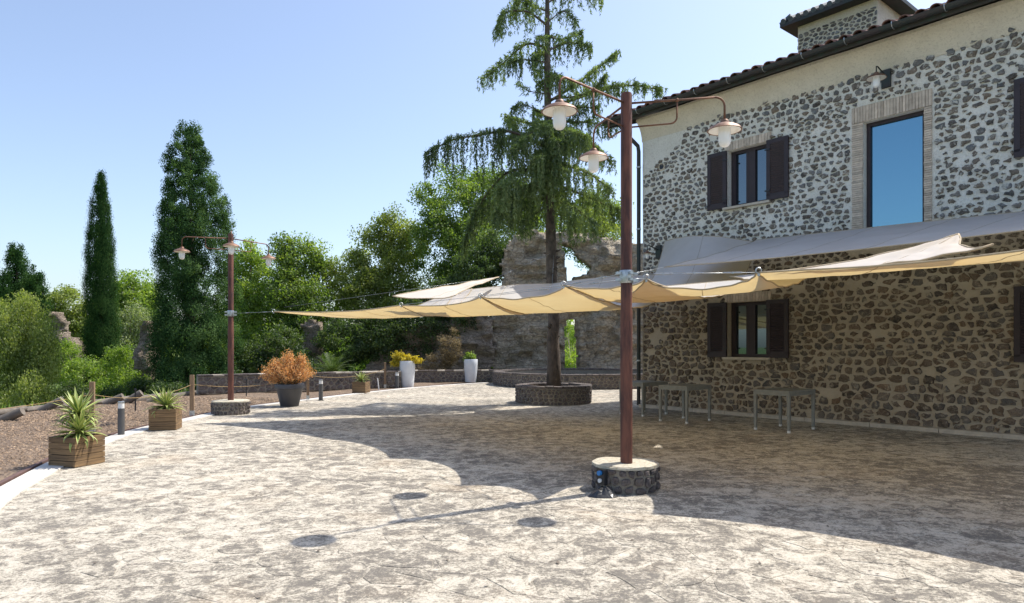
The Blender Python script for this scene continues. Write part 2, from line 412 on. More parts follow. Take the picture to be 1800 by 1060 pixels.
def stone_geo(poly, depth, base=-.012, flat=.9, jz=.3):
    """verts in (x, y, h)"""
    c = centroid(poly); n = len(poly)
    vs = [(x, y, base) for x, y in poly]
    vs += [(c[0]+(x-c[0])*flat, c[1]+(y-c[1])*flat, depth*random.uniform(1-jz, 1)) for x, y in poly]
    vs += [(c[0]+random.gauss(0, .008), c[1]+random.gauss(0, .006), depth*random.uniform(1, 1+jz))]
    fs = [(i, (i+1) % n, n+(i+1) % n, n+i) for i in range(n)]+[(n+i, n+(i+1) % n, 2*n) for i in range(n)]
    return vs, fs
def ccw(p):
    s = sum(p[i][0]*p[(i+1) % len(p)][1]-p[(i+1) % len(p)][0]*p[i][1] for i in range(len(p)))
    return p if s > 0 else p[::-1]
def place_stones(geos, mat, parent, name='stone', limit=300, key=None, stuffname=None):
    """geos: list of (verts, faces) already in parent space"""
    if key: geos = sorted(geos, key=key)
    for vs, fs in geos[:limit]:
        m = MB(); c = Vector((0, 0, 0))
        for p in vs: c += Vector(p)
        c /= len(vs); m.add([Vector(p)-c for p in vs], fs, 0.0); m.build(name, mat, parent).location = c
    if len(geos) > limit:
        m = MB()
        for vs, fs in geos[limit:]: m.add(vs, fs)
        o = m.build(stuffname or name+'s', mat, parent); o['kind'] = 'stuff'

# ------------------------------------------------------------------ terrain, terrace, gravel
kerb_px = [(0, 895), (90, 836), (150, 801), (215, 771), (290, 749), (345, 738), (395, 726), (440, 717), (530, 706), (600, 697), (660, 690), (720, 683.5), (800, 677), (870, 673)]
kc = [G(*p) for p in kerb_px]
kc = [Vector((-1.5, .5, 0)), Vector((-3.2, 3.4, 0))] + kc
def cr(pts, n):
    out = []
    for i in range(len(pts)-1):
        p0 = pts[max(i-1, 0)]; p1 = pts[i]; p2 = pts[i+1]; p3 = pts[min(i+2, len(pts)-1)]
        for k in range(n):
            t = k/n
            out.append(.5*((2*p1)+(p2-p0)*t+(2*p0-5*p1+4*p2-p3)*t*t+(3*p1-p0-3*p2+p3)*t**3))
    out.append(pts[-1].copy()); return out
kl = cr([Vector(p) for p in kc], 10)
# smooth once
for _ in range(6): kl = [kl[0]]+[(kl[i-1]+kl[i]*2+kl[i+1])/4 for i in range(1, len(kl)-1)]+[kl[-1]]
def resample(pl, step):
    out = [pl[0]]; acc = 0
    for a, b in zip(pl, pl[1:]):
        L = (b-a).length; s = 0
        while acc+L-s >= step:
            s2 = step-acc; s += s2; out.append(a+(b-a)*(s/L)); acc = 0
        acc += L-s
    return out
def normals(pl):
    r = []
    for i in range(len(pl)):
        t = (pl[min(i+1, len(pl)-1)]-pl[max(i-1, 0)]).normalized(); r.append(Vector((-t.y, t.x, 0)))   # left/outside
    return r
kl = resample(kl, .1); kn = normals(kl)

# meadow terrain: one sheet to the horizon, falling away outside the terrace
def terrain_z(x, y):
    # distance outside left boundary
    d = 1e9; inside = x > -3
    best = None
    for i in range(0, len(kl), 12):
        q = kl[i]; dd = math.hypot(x-q.x, y-q.y)
        if dd < d: d = dd; best = i
    q = kl[best]; out = (Vector((x, y, 0))-q).dot(kn[best])
    if out < 0 : base = -.35
    else: base = -.35
    if out > 5.5: base = -.35-min(1, (out-5.5)/9)*2.4
    if y > 36: base = min(base, -.35-min(1, (y-36)/14)*1.8)
    r = math.hypot(x, y)
    if r > 90: base += min(1, (r-90)/300)*2
    return base
xs = sorted(set([-2500, -1200, -600, -300, -160, -110]+[i*2.5 for i in range(-32, 17)]+[60, 90, 140, 300, 600, 1200, 2500]))
ys = sorted(set([-2500, -1000, -300, -120, -60]+[i*2.5 for i in range(-12, 36)]+[100, 115, 140, 180, 300, 600, 1200, 2500]))
mb = MB(); vs = [(x, y, terrain_z(x, y)) for y in ys for x in xs]; nx = len(xs)
mb.add(vs, [(j*nx+i, j*nx+i+1, (j+1)*nx+i+1, (j+1)*nx+i) for j in range(len(ys)-1) for i in range(nx-1)], .5)
tag(mb.build('ground', M['meadow'], smooth=True), kind='structure')

# terrace slab polygon
right_back = [Vector((2, 34, 0)), Vector((26, 34, 0)), Vector((30, -18, 0)), Vector((-6, -18, 0))]
poly = [q for q in kl[::6]] + right_back
me = bpy.data.meshes.new('terrace')
bot = [Vector((p.x, p.y, -.5)) for p in poly]
n = len(poly); me.from_pydata([tuple(p) for p in poly]+[tuple(p) for p in bot], [], [tuple(reversed(range(n)))]+[(i, (i+1) % n, n+(i+1) % n, n+i) for i in range(n)])
me.materials.append(M['far']); me.update()
terrace = tag(link('terrace', me), kind='structure')
if me.polygons[0].normal.z < 0: me.flip_normals()

# near crazy paving: irregular flagstones a few mm proud of lime joints
jm = MB(); jm.add([(-9, 2.2, .004), (9.5, 2.2, .004), (9.5, 15, .004), (-9, 15, .004)], [(0, 1, 2, 3)])
def inside_terrace(x, y, marg=.05):
    b = min(range(0, len(kl), 3), key=lambda i: (kl[i].x-x)**2+(kl[i].y-y)**2)
    return (Vector((x, y, 0))-kl[b]).dot(kn[b]) < -marg
HX, HY = Vector((.643, -.766, 0)).normalized(), Vector((.766, .643, 0)).normalized(); HO = Vector((3.39, 17.7, 0))
def before_wall(x, y, marg=.2): return (Vector((x, y, 0))-HO).dot(HY) < -marg
jp = [q for q in kl if 2.2 < q.y < 15]
jpoly = [(q.x, q.y, .004) for q in jp[::4]]
jpoly += [(6.4-.12*.766, 14.1, .004)]
wq = [HO+HX*t-HY*.15 for t in (5.2, 9.5, 14, 18)]
jpoly = [(q.x, q.y, .004) for q in jp[::4]]+[(4.9, 15, .004)]+[(q.x, q.y, .004) for q in wq]+[(13, 2.2, .004)]
jm = MB(); jm.add(jpoly, [tuple(reversed(range(len(jpoly))))]); jo = jm.build('joint_bed', M['joint'], terrace)
pts = []
y = 2.3
while y < 14.6:
    x = -8
    s = .40*random.uniform(.7, 1.2)
    while x < 12:
        if inside_terrace(x, y, .25) and before_wall(x, y, .35) and (abs(x)/max(y, .1) < .95): pts.append((x+random.uniform(-.19, .19), y+random.uniform(-.17, .17)))
        x += s*random.uniform(.55, 1.5)
    y += s*.80
cells = voronoi(pts, (-9, 13, 2.2, 14.9), .6)
pg = []
for p, c in zip(pts, cells):
    if not c: continue
    if max(abs(q[0]-p[0])+abs(q[1]-p[1]) for q in c) > .75: continue
    q = ccw(rounded(shrink(c, random.uniform(.006, .018)), .020, .22))
    if len(q) < 4 or not all(inside_terrace(a[0], a[1], .02) and before_wall(a[0], a[1], .2) for a in q): continue
    vs, fs = stone_geo(q, random.uniform(.006, .009), 0.0, .975, .15); pg.append((vs, fs))
place_stones(pg, M['paver'], terrace, 'paving_stone', 300, key=lambda g: g[0][0][1]+max(0, abs(g[0][0][0])/max(g[0][0][1], 1)-.78)*60, stuffname='paving_stone')

# kerb of pale slabs
kerb = tag(link('kerb', None), kind='structure')
rs = resample(kl, .85); rn = normals(rs)
me0 = MB()
for a, b, na, nb in zip(rs, rs[1:], rn, rn[1:]):
    t = (b-a).normalized()*.006; W = .30
    p = [a+t, b-t, b-t+nb*W, a+t+na*W]
    m = MB(); z1 = .022
    m.add([Vector((q.x, q.y, -.1)) for q in p]+[Vector((q.x, q.y, z1)) for q in p], [(3, 2, 1, 0), (4, 5, 6, 7), (0, 1, 5, 4), (1, 2, 6, 5), (2, 3, 7, 6), (3, 0, 4, 7)], random.random())
    m.build('kerb_slab', M['marble'], kerb)
m = MB(); q1 = [a+n_*.33 for a, n_ in zip(kl, kn)]; q2 = [a+n_*.42 for a, n_ in zip(kl, kn)]
vs = []; 
for a, b in zip(q1[::3], q2[::3]):
    vs += [(a.x, a.y, -.2), (a.x, a.y, .035), (b.x, b.y, .02), (b.x, b.y, -.2)]
L = len(vs)//4
m.add(vs, [(i*4+k, i*4+k+1, i*4+k+5, i*4+k+4) for i in range(L-1) for k in range(3)])
tag(m.build('steel_edging', M['corten']), 'rusty brown steel edging strip between pale kerb and gravel bed', 'edging')

# gravel bed
def gravel_w(i):
    y = kl[i].y
    return 5.2 if y < 14 else 5.2+ (y-14)*.02
m = MB(); vs = []; idx = list(range(0, len(kl), 5))
NU = 8
for i in idx:
    for k in range(NU+1):
        q = kl[i]+kn[i]*(.40+gravel_w(i)*k/NU)
        z = .0 - .02*k/NU+.05*noise.noise(Vector((q.x*.6, q.y*.6, 3))) * (k > 0)
        if k == NU: z -= .35
        vs.append((q.x, q.y, z-.01))
m.add(vs, [(j*(NU+1)+k, (j+1)*(NU+1)+k, (j+1)*(NU+1)+k+1, j*(NU+1)+k+1) for j in range(len(idx)-1) for k in range(NU)], .5)
gb = tag(m.build('gravel_bed', M['gravel'], smooth=True), kind='structure')
gb.data.flip_normals()
m = MB()
for _ in range(26000):
    i = int(len(kl)*random.random()**.9); i = min(i, len(kl)-1)
    if kl[i].y < 4 or kl[i].y > 20: continue
    o_ = .45+random.random()*(gravel_w(i)-.9); q = kl[i]+kn[i]*o_
    s = random.uniform(.012, .032)*(1+.3*(q.y > 12)); z = -.02*o_/5+.05*noise.noise(Vector((q.x*.6, q.y*.6, 3)))+s*.15
    a = random.random()*6.28; e = random.uniform(.4, 1)
    ux, uy = math.cos(a)*s, math.sin(a)*s
    m.add([(q.x-ux, q.y-uy, z), (q.x+uy*e, q.y-ux*e, z), (q.x+ux, q.y+uy, z+s*random.uniform(0, .4)), (q.x-uy*e, q.y+ux*e, z), (q.x, q.y, z+s*random.uniform(.4, .8))],
          [(0, 1, 4), (1, 2, 4), (2, 3, 4), (3, 0, 4)])
tag(m.build('gravel', M['chip']), 'loose brown gravel spread over the bed beyond the kerb', 'gravel', kind='stuff')

m = MB()
for _ in range(260):
    y = random.uniform(3.5, 14); x = random.uniform(-.8, .75)*y
    if not (inside_terrace(x, y, .1) and before_wall(x, y, .3)): continue
    a_ = random.random()*6.28; l_ = random.uniform(.008, .028); w_ = l_*random.uniform(.2, .6); u = Vector((math.cos(a_), math.sin(a_), 0)); q = Vector((-u.y, u.x, 0)); c = Vector((x, y, .014))
    m.add([c-u*l_, c+q*w_+Vector((0, 0, .004)), c+u*l_+Vector((0, 0, .006)), c-q*w_], [(0, 1, 2, 3)])
tag(m.build('leaf_litter', M['twig']), 'small dry leaves scattered thinly over the paving', 'leaves', kind='stuff')
# ------------------------------------------------------------------ house
house = thing('stone_house', 'two storey rubble stone house with dark shutters and tiled eaves', 'house', HO, math.atan2(HX.y, HX.x))
L_H = 20.0; D_H = 9.0; H_W = 7.2
upper_win = (2.50, 3.49, 4.77, 6.07); lower_win = (2.50, 3.49, 1.32, 2.57)
tall = (5.52, 6.60, 3.70, 5.98)
wins = [upper_win, lower_win, tall, (8.50, 9.49, 4.75, 6.05), (8.50, 9.49, 1.30, 2.56), (13.5, 14.5, 4.75, 6.05)]
def grid(a, b, step, extra):
    g = [a+(b-a)*i/int((b-a)/step) for i in range(int((b-a)/step)+1)]
    g = [v for v in g if min([abs(v-e) for e in extra]+[9]) > step*.4] + list(extra)
    return sorted(set(g))
gx = grid(0, L_H, .14, [w_[0] for w_ in wins]+[w_[1] for w_ in wins]); gz = grid(0, H_W, .14, sorted(set([w_[2] for w_ in wins]+[w_[3] for w_ in wins])))
m = MB(); nx = len(gx)
vs = [(x, -.014*noise.noise(Vector((x*3, z*3, 5)))-.01*noise.noise(Vector((x*.7, z*.7, 9))), z) for z in gz for x in gx]
fs = []
for j in range(len(gz)-1):
    for i in range(nx-1):
        cx = (gx[i]+gx[i+1])/2; cz = (gz[j]+gz[j+1])/2
        if any(w_[0] < cx < w_[1] and w_[2] < cz < w_[3] for w_ in wins): continue
        fs.append((j*nx+i, j*nx+i+1, (j+1)*nx+i+1, (j+1)*nx+i))
m.add(vs, fs, .5)
for a, b, z0, z1 in wins:                       # reveals
    e = -.002; D = .30
    m.add([(a, e, z0), (a, D, z0), (a, D, z1), (a, e, z1)], [(0, 1, 2, 3)]); m.add([(b, e, z0), (b, D, z0), (b, D, z1), (b, e, z1)], [(3, 2, 1, 0)])
    m.add([(a, e, z1), (b, e, z1), (b, D, z1), (a, D, z1)], [(0, 1, 2, 3)]); m.add([(a, e, z0), (b, e, z0), (b, D, z0), (a, D, z0)], [(3, 2, 1, 0)])
m.add([(0, 0, 0), (0, D_H, 0), (0, D_H, H_W), (0, 0, H_W)], [(3, 2, 1, 0)])
m.add([(L_H, 0, 0), (L_H, D_H, 0), (L_H, D_H, H_W), (L_H, 0, H_W)], [(0, 1, 2, 3)])
m.add([(0, D_H, 0), (L_H, D_H, 0), (L_H, D_H, H_W), (0, D_H, H_W)], [(3, 2, 1, 0)])
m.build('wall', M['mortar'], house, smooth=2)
# rubble stones
AN = 1.6
def wf(z): return (.25 if z < 2.9 else .185)/AN
def hf(z): return .15 if z < 2.9 else .118
seeds = rows(.02/AN, 12.5/AN, .06, 7.08, wf, hf, .13)
seeds += [(random.uniform(.02, 12.4)/AN, random.uniform(.1, 7.0)) for _ in range(600)]
seeds.sort(); _s = []
for q in seeds:
    if all(abs(q[0]-o[0]) > .03 or abs(q[1]-o[1]) > .03 for o in _s[-60:]): _s.append(q)
seeds = _s
cells = voronoi(seeds, (.015/AN, 12.6/AN, .05, 7.1), .35)
surround = (5.28, 6.76, 3.4, 6.33)
excl = [(w_[0]-.03, w_[1]+.03, w_[2]-.06, w_[3]+.20) for w_ in wins if w_ is not tall]+[surround]
geos = []
for s, c in zip(seeds, cells):
    if not c: continue
    c = [(x*AN, y) for x, y in c]; cx, cz = centroid(c)
    top = 6.93+.14*noise.noise(Vector((cx*1.5, 0, 0)))
    if cz > top or (cx < 1.3 and cz > 5.95+cx*.55): continue
    if any(e[0] < cx < e[1] and e[2] < cz < e[3] for e in excl): continue
    for e in excl:
        if max(q[0] for q in c) > e[0] and min(q[0] for q in c) < e[1] and max(q[1] for q in c) > e[2] and min(q[1] for q in c) < e[3]:
            d = [(e[0]-cx, (1, 0, e[0])), (cx-e[1], (-1, 0, -e[1])), (e[2]-cz, (0, 1, e[2])), (cz-e[3], (0, -1, -e[3]))]
            k = max(d, key=lambda q: q[0])[1]; c = clip(c, *k)
            if len(c) < 3: break
    if len(c) < 3: continue
    up = cz > 3.0
    if random.random() < (.05 if up else .03): continue
    gap = random.uniform(.013, .034) if up else random.uniform(.010, .028)
    if random.random() < .12: gap += .02
    if area(c) < .003: continue
    q = ccw(rounded(shrink(c, gap), .012 if up else .013, .25))
    if len(q) < 5: continue
    vs, fs = stone_geo(q, random.uniform(.018, .045), -.02, .84, .35)
    geos.append(([(x, -.004-h, z) for x, z, h in vs], [tuple(f) for f in fs]))
def appsize(g):
    xs_ = [p[0] for p in g[0]]; zs_ = [p[2] for p in g[0]]; x = sum(xs_)/len(xs_); p = HO+HX*x
    if x > 9.0: return 1e3
    return -(max(xs_)-min(xs_))*(max(zs_)-min(zs_))/p.y**2.6
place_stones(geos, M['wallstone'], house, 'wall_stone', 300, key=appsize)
# base kerb of the wall
m = MB(); x = 0
while x < L_H:
    l = random.uniform(.8, 1.3); m.box((x+l/2, -.09, .035), (l-.01, .16, .09), jit=.003); x += l
m.build('base_kerb', M['sill'], house)

# windows
def window(w_, style):
    a, b, z0, z1 = w_
    fr = MB(); y = .17; t_ = .07
    fr.box(((a+b)/2, y, z1-t_/2), (b-a-.004, .08, t_)); fr.box(((a+b)/2, y, z0+t_/2), (b-a-.004, .08, t_))
    fr.box((a+t_/2+.002, y, (z0+z1)/2), (t_, .08, z1-z0-2*t_)); fr.box((b-t_/2-.002, y, (z0+z1)/2), (t_, .08, z1-z0-2*t_))
    if style != 'tall':
        fr.box(((a+b)/2, y, (z0+z1)/2), (.13, .07, z1-z0-2*t_))
        for s in (-1, 1):                                   # casement stiles
            cx = (a+b)/2+s*(b-a)/4
            for ss in (-1, 1): fr.box((cx+ss*.165, y-.012, (z0+z1)/2), (.06, .05, z1-z0-2*t_-.004))
    win = fr.build('window', M['wood_dark'], house)
    g = MB(); g.box(((a+b)/2, y+.02, (z0+z1)/2), (b-a-t_, .012, z1-z0-t_))
    g.build('pane', M['coated'] if style == 'tall' else M['glass'], win)
    if style != 'tall':
        s = MB(); s.box(((a+b)/2, -.035, z0-.03), (b-a+.16, .16, .05)); s.build('sill', M['sill'], win)
        for k in range(16):
            x = a-.08+(b-a+.16)*(k+.5)/16
            bb = MB(); bb.box((x, -.012, z1+.105), ((b-a+.16)/16-.008, .03, .19), jit=.003); bb.build('brick', M['brick'], house)
        for s_ in (-1, 1):
            wd = .50; cx = (a-.005-wd/2) if s_ < 0 else (b+.005+wd/2); ycen = -.06; zc = (z0+z1)/2; hh = z1-z0+.03
            sh = MB()
            sh.box((cx, ycen, z1-.04), (wd, .045, .1)); sh.box((cx, ycen, z0+.06), (wd, .045, .13))
            for q in (-1, 1): sh.box((cx+q*(wd/2-.045), ycen, zc), (.09, .045, hh-.20))
            shut = sh.build('shutter', M['wood_dark'], win)
            sp = MB()
            sp.box((cx, ycen, zc+.01), (wd-.18, .018, hh-.2))
            for kk in range(22): sp.box((cx, ycen-.012, z0+.13+(hh-.22)*(kk+.5)/22), (wd-.184, .014, (hh-.22)/22-.012), rx=.45)
            o = sp.build('shutter_panel', M['wood_dark'], win)
            hg = MB()
            for zz in (z0+.2, z1-.2): hg.box((cx-s_*(wd/2-.03), ycen-.03, zz), (.12, .02, .03))
            hg.build('hinge', M['black'], win)
window(upper_win, 'n'); window(lower_win, 'n'); window(tall, 'tall')
for w_ in wins[3:]: window(w_, 'n')
# brick surround of the tall window
a, b, z0, z1 = tall
for k in range(26):
    x = 5.30+1.44*(k+.5)/26; q = MB(); q.box((x, -.015, z1+.165), (1.44/26-.008, .04, .31), jit=.003); q.build('brick', M['brick'], house)
z = 3.55
while z < z1-.03:
    for side in (-1, 1):
        x0_, x1_ = (5.30, a-.002) if side < 0 else (b+.002, 6.74)
        q = MB(); q.box(((x0_+x1_)/2, -.012+random.uniform(-.004, .004), z+.017), (x1_-x0_+random.uniform(-.02, .0), .035, .034), jit=.002); q.build('brick', M['brick'], house)
    z += .042
for k in range(2):
    x = a+.001 if k == 0 else b-.001
q = MB(); q.box(((a+b)/2, -.02, z0-.03), (b-a+.1, .2, .05)); q.build('doorstep', M['sill'], house)
# cornice, eave, roof
EO = .52; EZ = 7.40
m = MB(); prof = [(-.010, 6.86), (-.020, 6.96), (-.045, 7.06), (-.09, 7.17), (-.17, 7.28), (-.24, 7.34), (-.24, 7.40), (.3, 7.42)]
xg = np.arange(-.02, L_H+.3, .25); vs = [(x, y, z+.012*noise.noise(Vector((x*1.3, z*2, 1)))) for x in xg for y, z in prof]; k = len(prof)
m.add(vs, [(i*k+j, (i+1)*k+j, (i+1)*k+j+1, i*k+j+1) for i in range(len(xg)-1) for j in range(k-1)], .5)
m.add([(-.02, y, z) for y, z in prof]+[(-.02, .3, 6.86)], [tuple(range(k+1))])
m.build('cornice', M['plaster'], house, smooth=2)
m = MB(); SL = .33
# eave boards / soffit slab
m.add([(-.75, -EO, EZ), (L_H, -EO, EZ), (L_H, D_H/2, EZ+SL*(D_H/2+EO)), (-.75, D_H/2, EZ+SL*(D_H/2+EO)),
       (-.75, -EO, EZ+.09), (L_H, -EO, EZ+.09), (L_H, D_H/2, EZ+.09+SL*(D_H/2+EO)), (-.75, D_H/2, EZ+.09+SL*(D_H/2+EO))],
      [(3, 2, 1, 0), (4, 5, 6, 7), (0, 1, 5, 4), (1, 2, 6, 5), (3, 0, 4, 7)])
m.add([(-.75, D_H+EO, EZ), (L_H, D_H+EO, EZ), (L_H, D_H/2, EZ+SL*(D_H/2+EO)), (-.75, D_H/2, EZ+SL*(D_H/2+EO)),
       (-.75, D_H+EO, EZ+.09), (L_H, D_H+EO, EZ+.09), (L_H, D_H/2, EZ+.09+SL*(D_H/2+EO)), (-.75, D_H/2, EZ+.09+SL*(D_H/2+EO))],
      [(0, 1, 2, 3), (7, 6, 5, 4), (4, 5, 1, 0), (5, 6, 2, 1), (7, 4, 0, 3)])
roof = m.build('roof', M['roofbase'], house)
m = MB(); m.add([(0, 0, H_W), (0, D_H, H_W), (0, D_H, EZ), (0, D_H/2, EZ+SL*(D_H/2+EO)), (0, 0, EZ+.1)], [(4, 3, 2, 1, 0)]); m.build('gable_wall', M['mortar'], house)
# gutter half pipe
m = MB(); R_ = .085; pf = [(-EO-.09+R_*math.cos(a_), EZ+.06+R_*math.sin(a_)) for a_ in np.linspace(PI, 2*PI, 9)]
pf2 = [(-EO-.09+(R_-.008)*math.cos(a_), EZ+.06+(R_-.008)*math.sin(a_)) for a_ in np.linspace(2*PI, PI, 9)]
pf = pf+pf2; k = len(pf); vs = [(x, y, z) for x in (-.78, L_H) for y, z in pf]
m.add(vs, [(j, (j+1) % k, k+(j+1) % k, k+j) for j in range(k)]+[tuple(range(k)), tuple(range(2*k-1, k-1, -1))])
m.build('gutter', M['gutter'], house, smooth=2)
m = MB()
for x in np.arange(-.5, L_H, .85): 
    pts_ = [(x, -EO-.09+.093*math.cos(a_), EZ+.06+.093*math.sin(a_)) for a_ in np.linspace(PI*.95, 2*PI*1.02, 8)]; m.tube(pts_, .008, 5)
m.build('gutter_brackets', M['steel'], house)
m = MB(); m.box(((L_H-.78)/2, -EO+.02, EZ-.035), (L_H+.74, .05, .07)); m.box(((L_H-.78)/2, -.46, EZ-.02), (L_H+.7, .1, .03))
m.build('fascia', M['green_copper'], house)
# barge on the left verge
m = MB(); m.box((-.74, D_H/4-EO/2, EZ+SL*(D_H/4+EO/2)+.0), (.05, (D_H/2+EO)*math.hypot(1, SL), .22), rx=math.atan(SL)); m.build('verge_board', M['gutter'], house)
# coppi tiles
def tile_mesh():
    m = MB(); n_ = 7; Lt = .46
    for yy, r in ((0, .098), (Lt, .08)):
        pass
    vs = []
    for yy, r in ((0, .10), (Lt, .082)):
        for rr in (r, r-.016):
            for k in range(n_+1):
                a_ = PI*k/n_; vs.append((rr*math.cos(a_), yy, rr*.85*math.sin(a_)))
    q = n_+1; fs = []
    for k in range(n_):
        fs.append((k, k+1, 2*q+k+1, 2*q+k)); fs.append((q+k+1, q+k, 3*q+k, 3*q+k+1)); fs.append((k+1, k, q+k, q+k+1))
    m.add(vs, fs, 0.0); return m
tm = tile_mesh(); tme = tm.mesh('roof_tile', M['tile'], True)
rest = MB(); sp_ = .265; ang = math.atan(SL); cnt = 0
for r_ in range(12):
    x = -.70
    while x < L_H-.2:
        yy = -EO-.07+r_*.40; zz = EZ+.10+SL*(yy+EO)+.012
        jx = random.uniform(-.012, .012)
        if x < 11.5 and r_ < 4:
            o = link('roof_tile', tme, roof); o.location = (x+jx, yy+random.uniform(-.02, .02), zz); o.rotation_euler = (ang, 0, random.uniform(-.03, .03)); cnt += 1
        else:
            Mx = Matrix.Translation((x+jx, yy, zz)) @ Matrix.Rotation(ang, 4, 'X')
            rest.add([Mx @ Vector(p) for p in tm.v], tm.f)
        x += sp_
o = rest.build('roof_tiles', M['tile'], roof, True); o['kind'] = 'stuff'
m = MB()                                               # pan tiles between
x = -.70+sp_/2
while x < L_H-.2:
    vs = []
    for yy in (-EO-.05, D_H/2):
        zz = EZ+.10+SL*(yy+EO)
        for k in range(5):
            a_ = PI+PI*k/4; vs.append((x+.09*math.cos(a_), yy, zz+.075+.07*math.sin(a_)))
    m.add(vs, [(k, k+1, 6+k, 5+k) for k in range(4)]); x += sp_
o = m.build('pan_tiles', M['tile'], roof, True); o['kind'] = 'stuff'
# downpipe
m = MB(); m.tube([(-.3, -EO-.05, EZ-.02), (-.3, -EO-.05, EZ-.14), (-.2, -.3, 6.98), (-.06, -.12, 6.75), (-.05, -.10, 6.6), (-.05, -.10, .05)], .05, 10)
m.build('downpipe', M['gutter'], house, smooth=2)
m = MB()
for zz in (1.2, 2.9, 4.6, 6.2): m.lathe([(.057, -.02), (.06, -.015), (.06, .015), (.057, .02)], (-.05, -.10, zz), 12)
m.build('pipe_clips', M['steel'], house)
# vent ring
m = MB()
ct = Vector((.62, -.012, 6.10)); m.tube([ct+Vector((.085*math.cos(a_), -.012, .085*math.sin(a_))) for a_ in np.linspace(0, 2*PI, 17)], .014, 6, False)
m.build('vent_ring', M['plaster'], house, True)
m = MB(); m.box(ct, (.12, .02, .12)); m.build('vent', M['black'], house)
# turret on the roof
tur_x0, tur_x1, ty = 2.63, 4.58, 3.0
m = MB(); m.box(((tur_x0+tur_x1)/2, ty+.9, 9.15), (tur_x1-tur_x0, 1.8, 1.5)); tur = m.build('chimney', M['plaster'], house)
geos = []
for face in range(2):
    w0, w1 = (tur_x0, tur_x1) if face == 0 else (ty, ty+1.8)
    sd = rows(w0/AN, w1/AN, 8.42, 9.62, lambda z: .15/AN, lambda z: .11, .25); cl_ = voronoi(sd, (w0/AN, w1/AN, 8.42, 9.62), .3)
    for s, c in zip(sd, cl_):
        if not c: continue
        c = [(x*AN, y) for x, y in c]; q = ccw(rounded(shrink(c, .018), .004, .22))
        if len(q) < 5 or area(q) < .002: continue
        vs, fs = stone_geo(q, .022, -.01, .85, .3)
        if face == 0: geos.append(([(x, ty-.002-h, z) for x, z, h in vs], fs))
        else: geos.append(([(tur_x0-.002-h, x, z) for x, z, h in vs], [tuple(reversed(f)) for f in fs]))
place_stones(geos, M['wallstone'], tur, 'chimney_stone', 110, key=lambda g: g[0][0][1])
m = MB(); a0, a1, b0, b1 = tur_x0-.32, tur_x1+.32, ty-.32, ty+2.12; zt = 9.90
m.add([(a0, b0, zt-.10), (a1, b0, zt-.10), (a1, b1, zt-.10), (a0, b1, zt-.10), (a0, b0, zt), (a1, b0, zt), (a1, b1, zt), (a0, b1, zt), ((a0+a1)/2-.3, (b0+b1)/2, zt+.62), ((a0+a1)/2+.3, (b0+b1)/2, zt+.62)],
      [(3, 2, 1, 0), (0, 1, 5, 4), (1, 2, 6, 5), (2, 3, 7, 6), (3, 0, 4, 7), (4, 5, 9, 8), (5, 6, 9), (6, 7, 8, 9), (7, 4, 8)])
m.build('chimney_roof', M['gutter'], tur)
m = MB()
for k in range(13):
    x = a0+(a1-a0)*(k+.5)/13; m.tube([(x, b0-.03, zt+.02), (x, b0+.25, zt+.17)], [.07, .06], 8)
for k in range(11):
    y = b0+(b1-b0)*(k+.5)/11; m.tube([(a0-.03, y, zt+.02), (a0+.25, y, zt+.17)], [.07, .06], 8)
m.build('chimney_tiles', M['slate'], tur, 2)

# ------------------------------------------------------------------ lamps
def lamp_head(root, p, sc=1.0):
    """p: top of the shade (local); returns nothing. globe hangs below"""
    h = MB(); prof = [(.0, .035), (.035, .035), (.045, .02), (.05, .0), (.10, -.018), (.16, -.05), (.178, -.075), (.182, -.078), (.176, -.082), (.155, -.058), (.09, -.03), (.045, -.022), (.0, -.022)]
    h.lathe([(r*sc, z*sc) for r, z in prof], p, 28); sh = h.build('lamp_shade', M['shade_top'], root, 2)
    u = MB(); u.lathe([(.05*sc, -.036*sc), (.09*sc, -.040*sc), (.150*sc, -.0615*sc), (.166*sc, -.079*sc), (.09*sc, -.048*sc), (.05*sc, -.044*sc)], p, 28); u.build('reflector', M['enamel'], sh, 2)
    g = MB(); g.lathe([(.062*sc, -.045*sc), (.065*sc, -.06*sc), (.065*sc, -.19*sc), (.058*sc, -.225*sc), (.035*sc, -.25*sc), (.0, -.258*sc)], p, 20); g.build('globe', M['globe'], sh, 2)
def arm(root, ang, L, z, zh, both=True):
    u = Vector((math.cos(ang), math.sin(ang), 0)); 
    pts = [u*.04+Vector((0, 0, z))]
    pts += [u*(L-.10)+Vector((0, 0, z+.02))]
    for a_ in np.linspace(PI/2, 0, 6): pts.append(u*(L-.10+.10*math.cos(a_))+Vector((0, 0, z-.08+.10*math.sin(a_))))
    pts.append(u*L+Vector((0, 0, zh)))
    m = MB(); m.tube(pts, .012, 8)
    e = L*.52; q = [u*e+Vector((0, 0, z+.01)), u*e+Vector((0, 0, z-.17))]
    for a_ in np.linspace(0, -PI/2, 5): q.append(u*(e-.07+.07*math.cos(a_))+Vector((0, 0, z-.17+.07*math.sin(a_))))
    q.append(u*.04+Vector((0, 0, z-.26)))
    m.tube(q, .009, 8); m.lathe([(.0, .024), (.02, .012), (.02, -.012), (.0, -.024)], u*e+Vector((0, 0, z+.008)), 10)
    m.build('arm', M['rustarm'], root, True)
    lamp_head(root, u*L+Vector((0, 0, zh)))
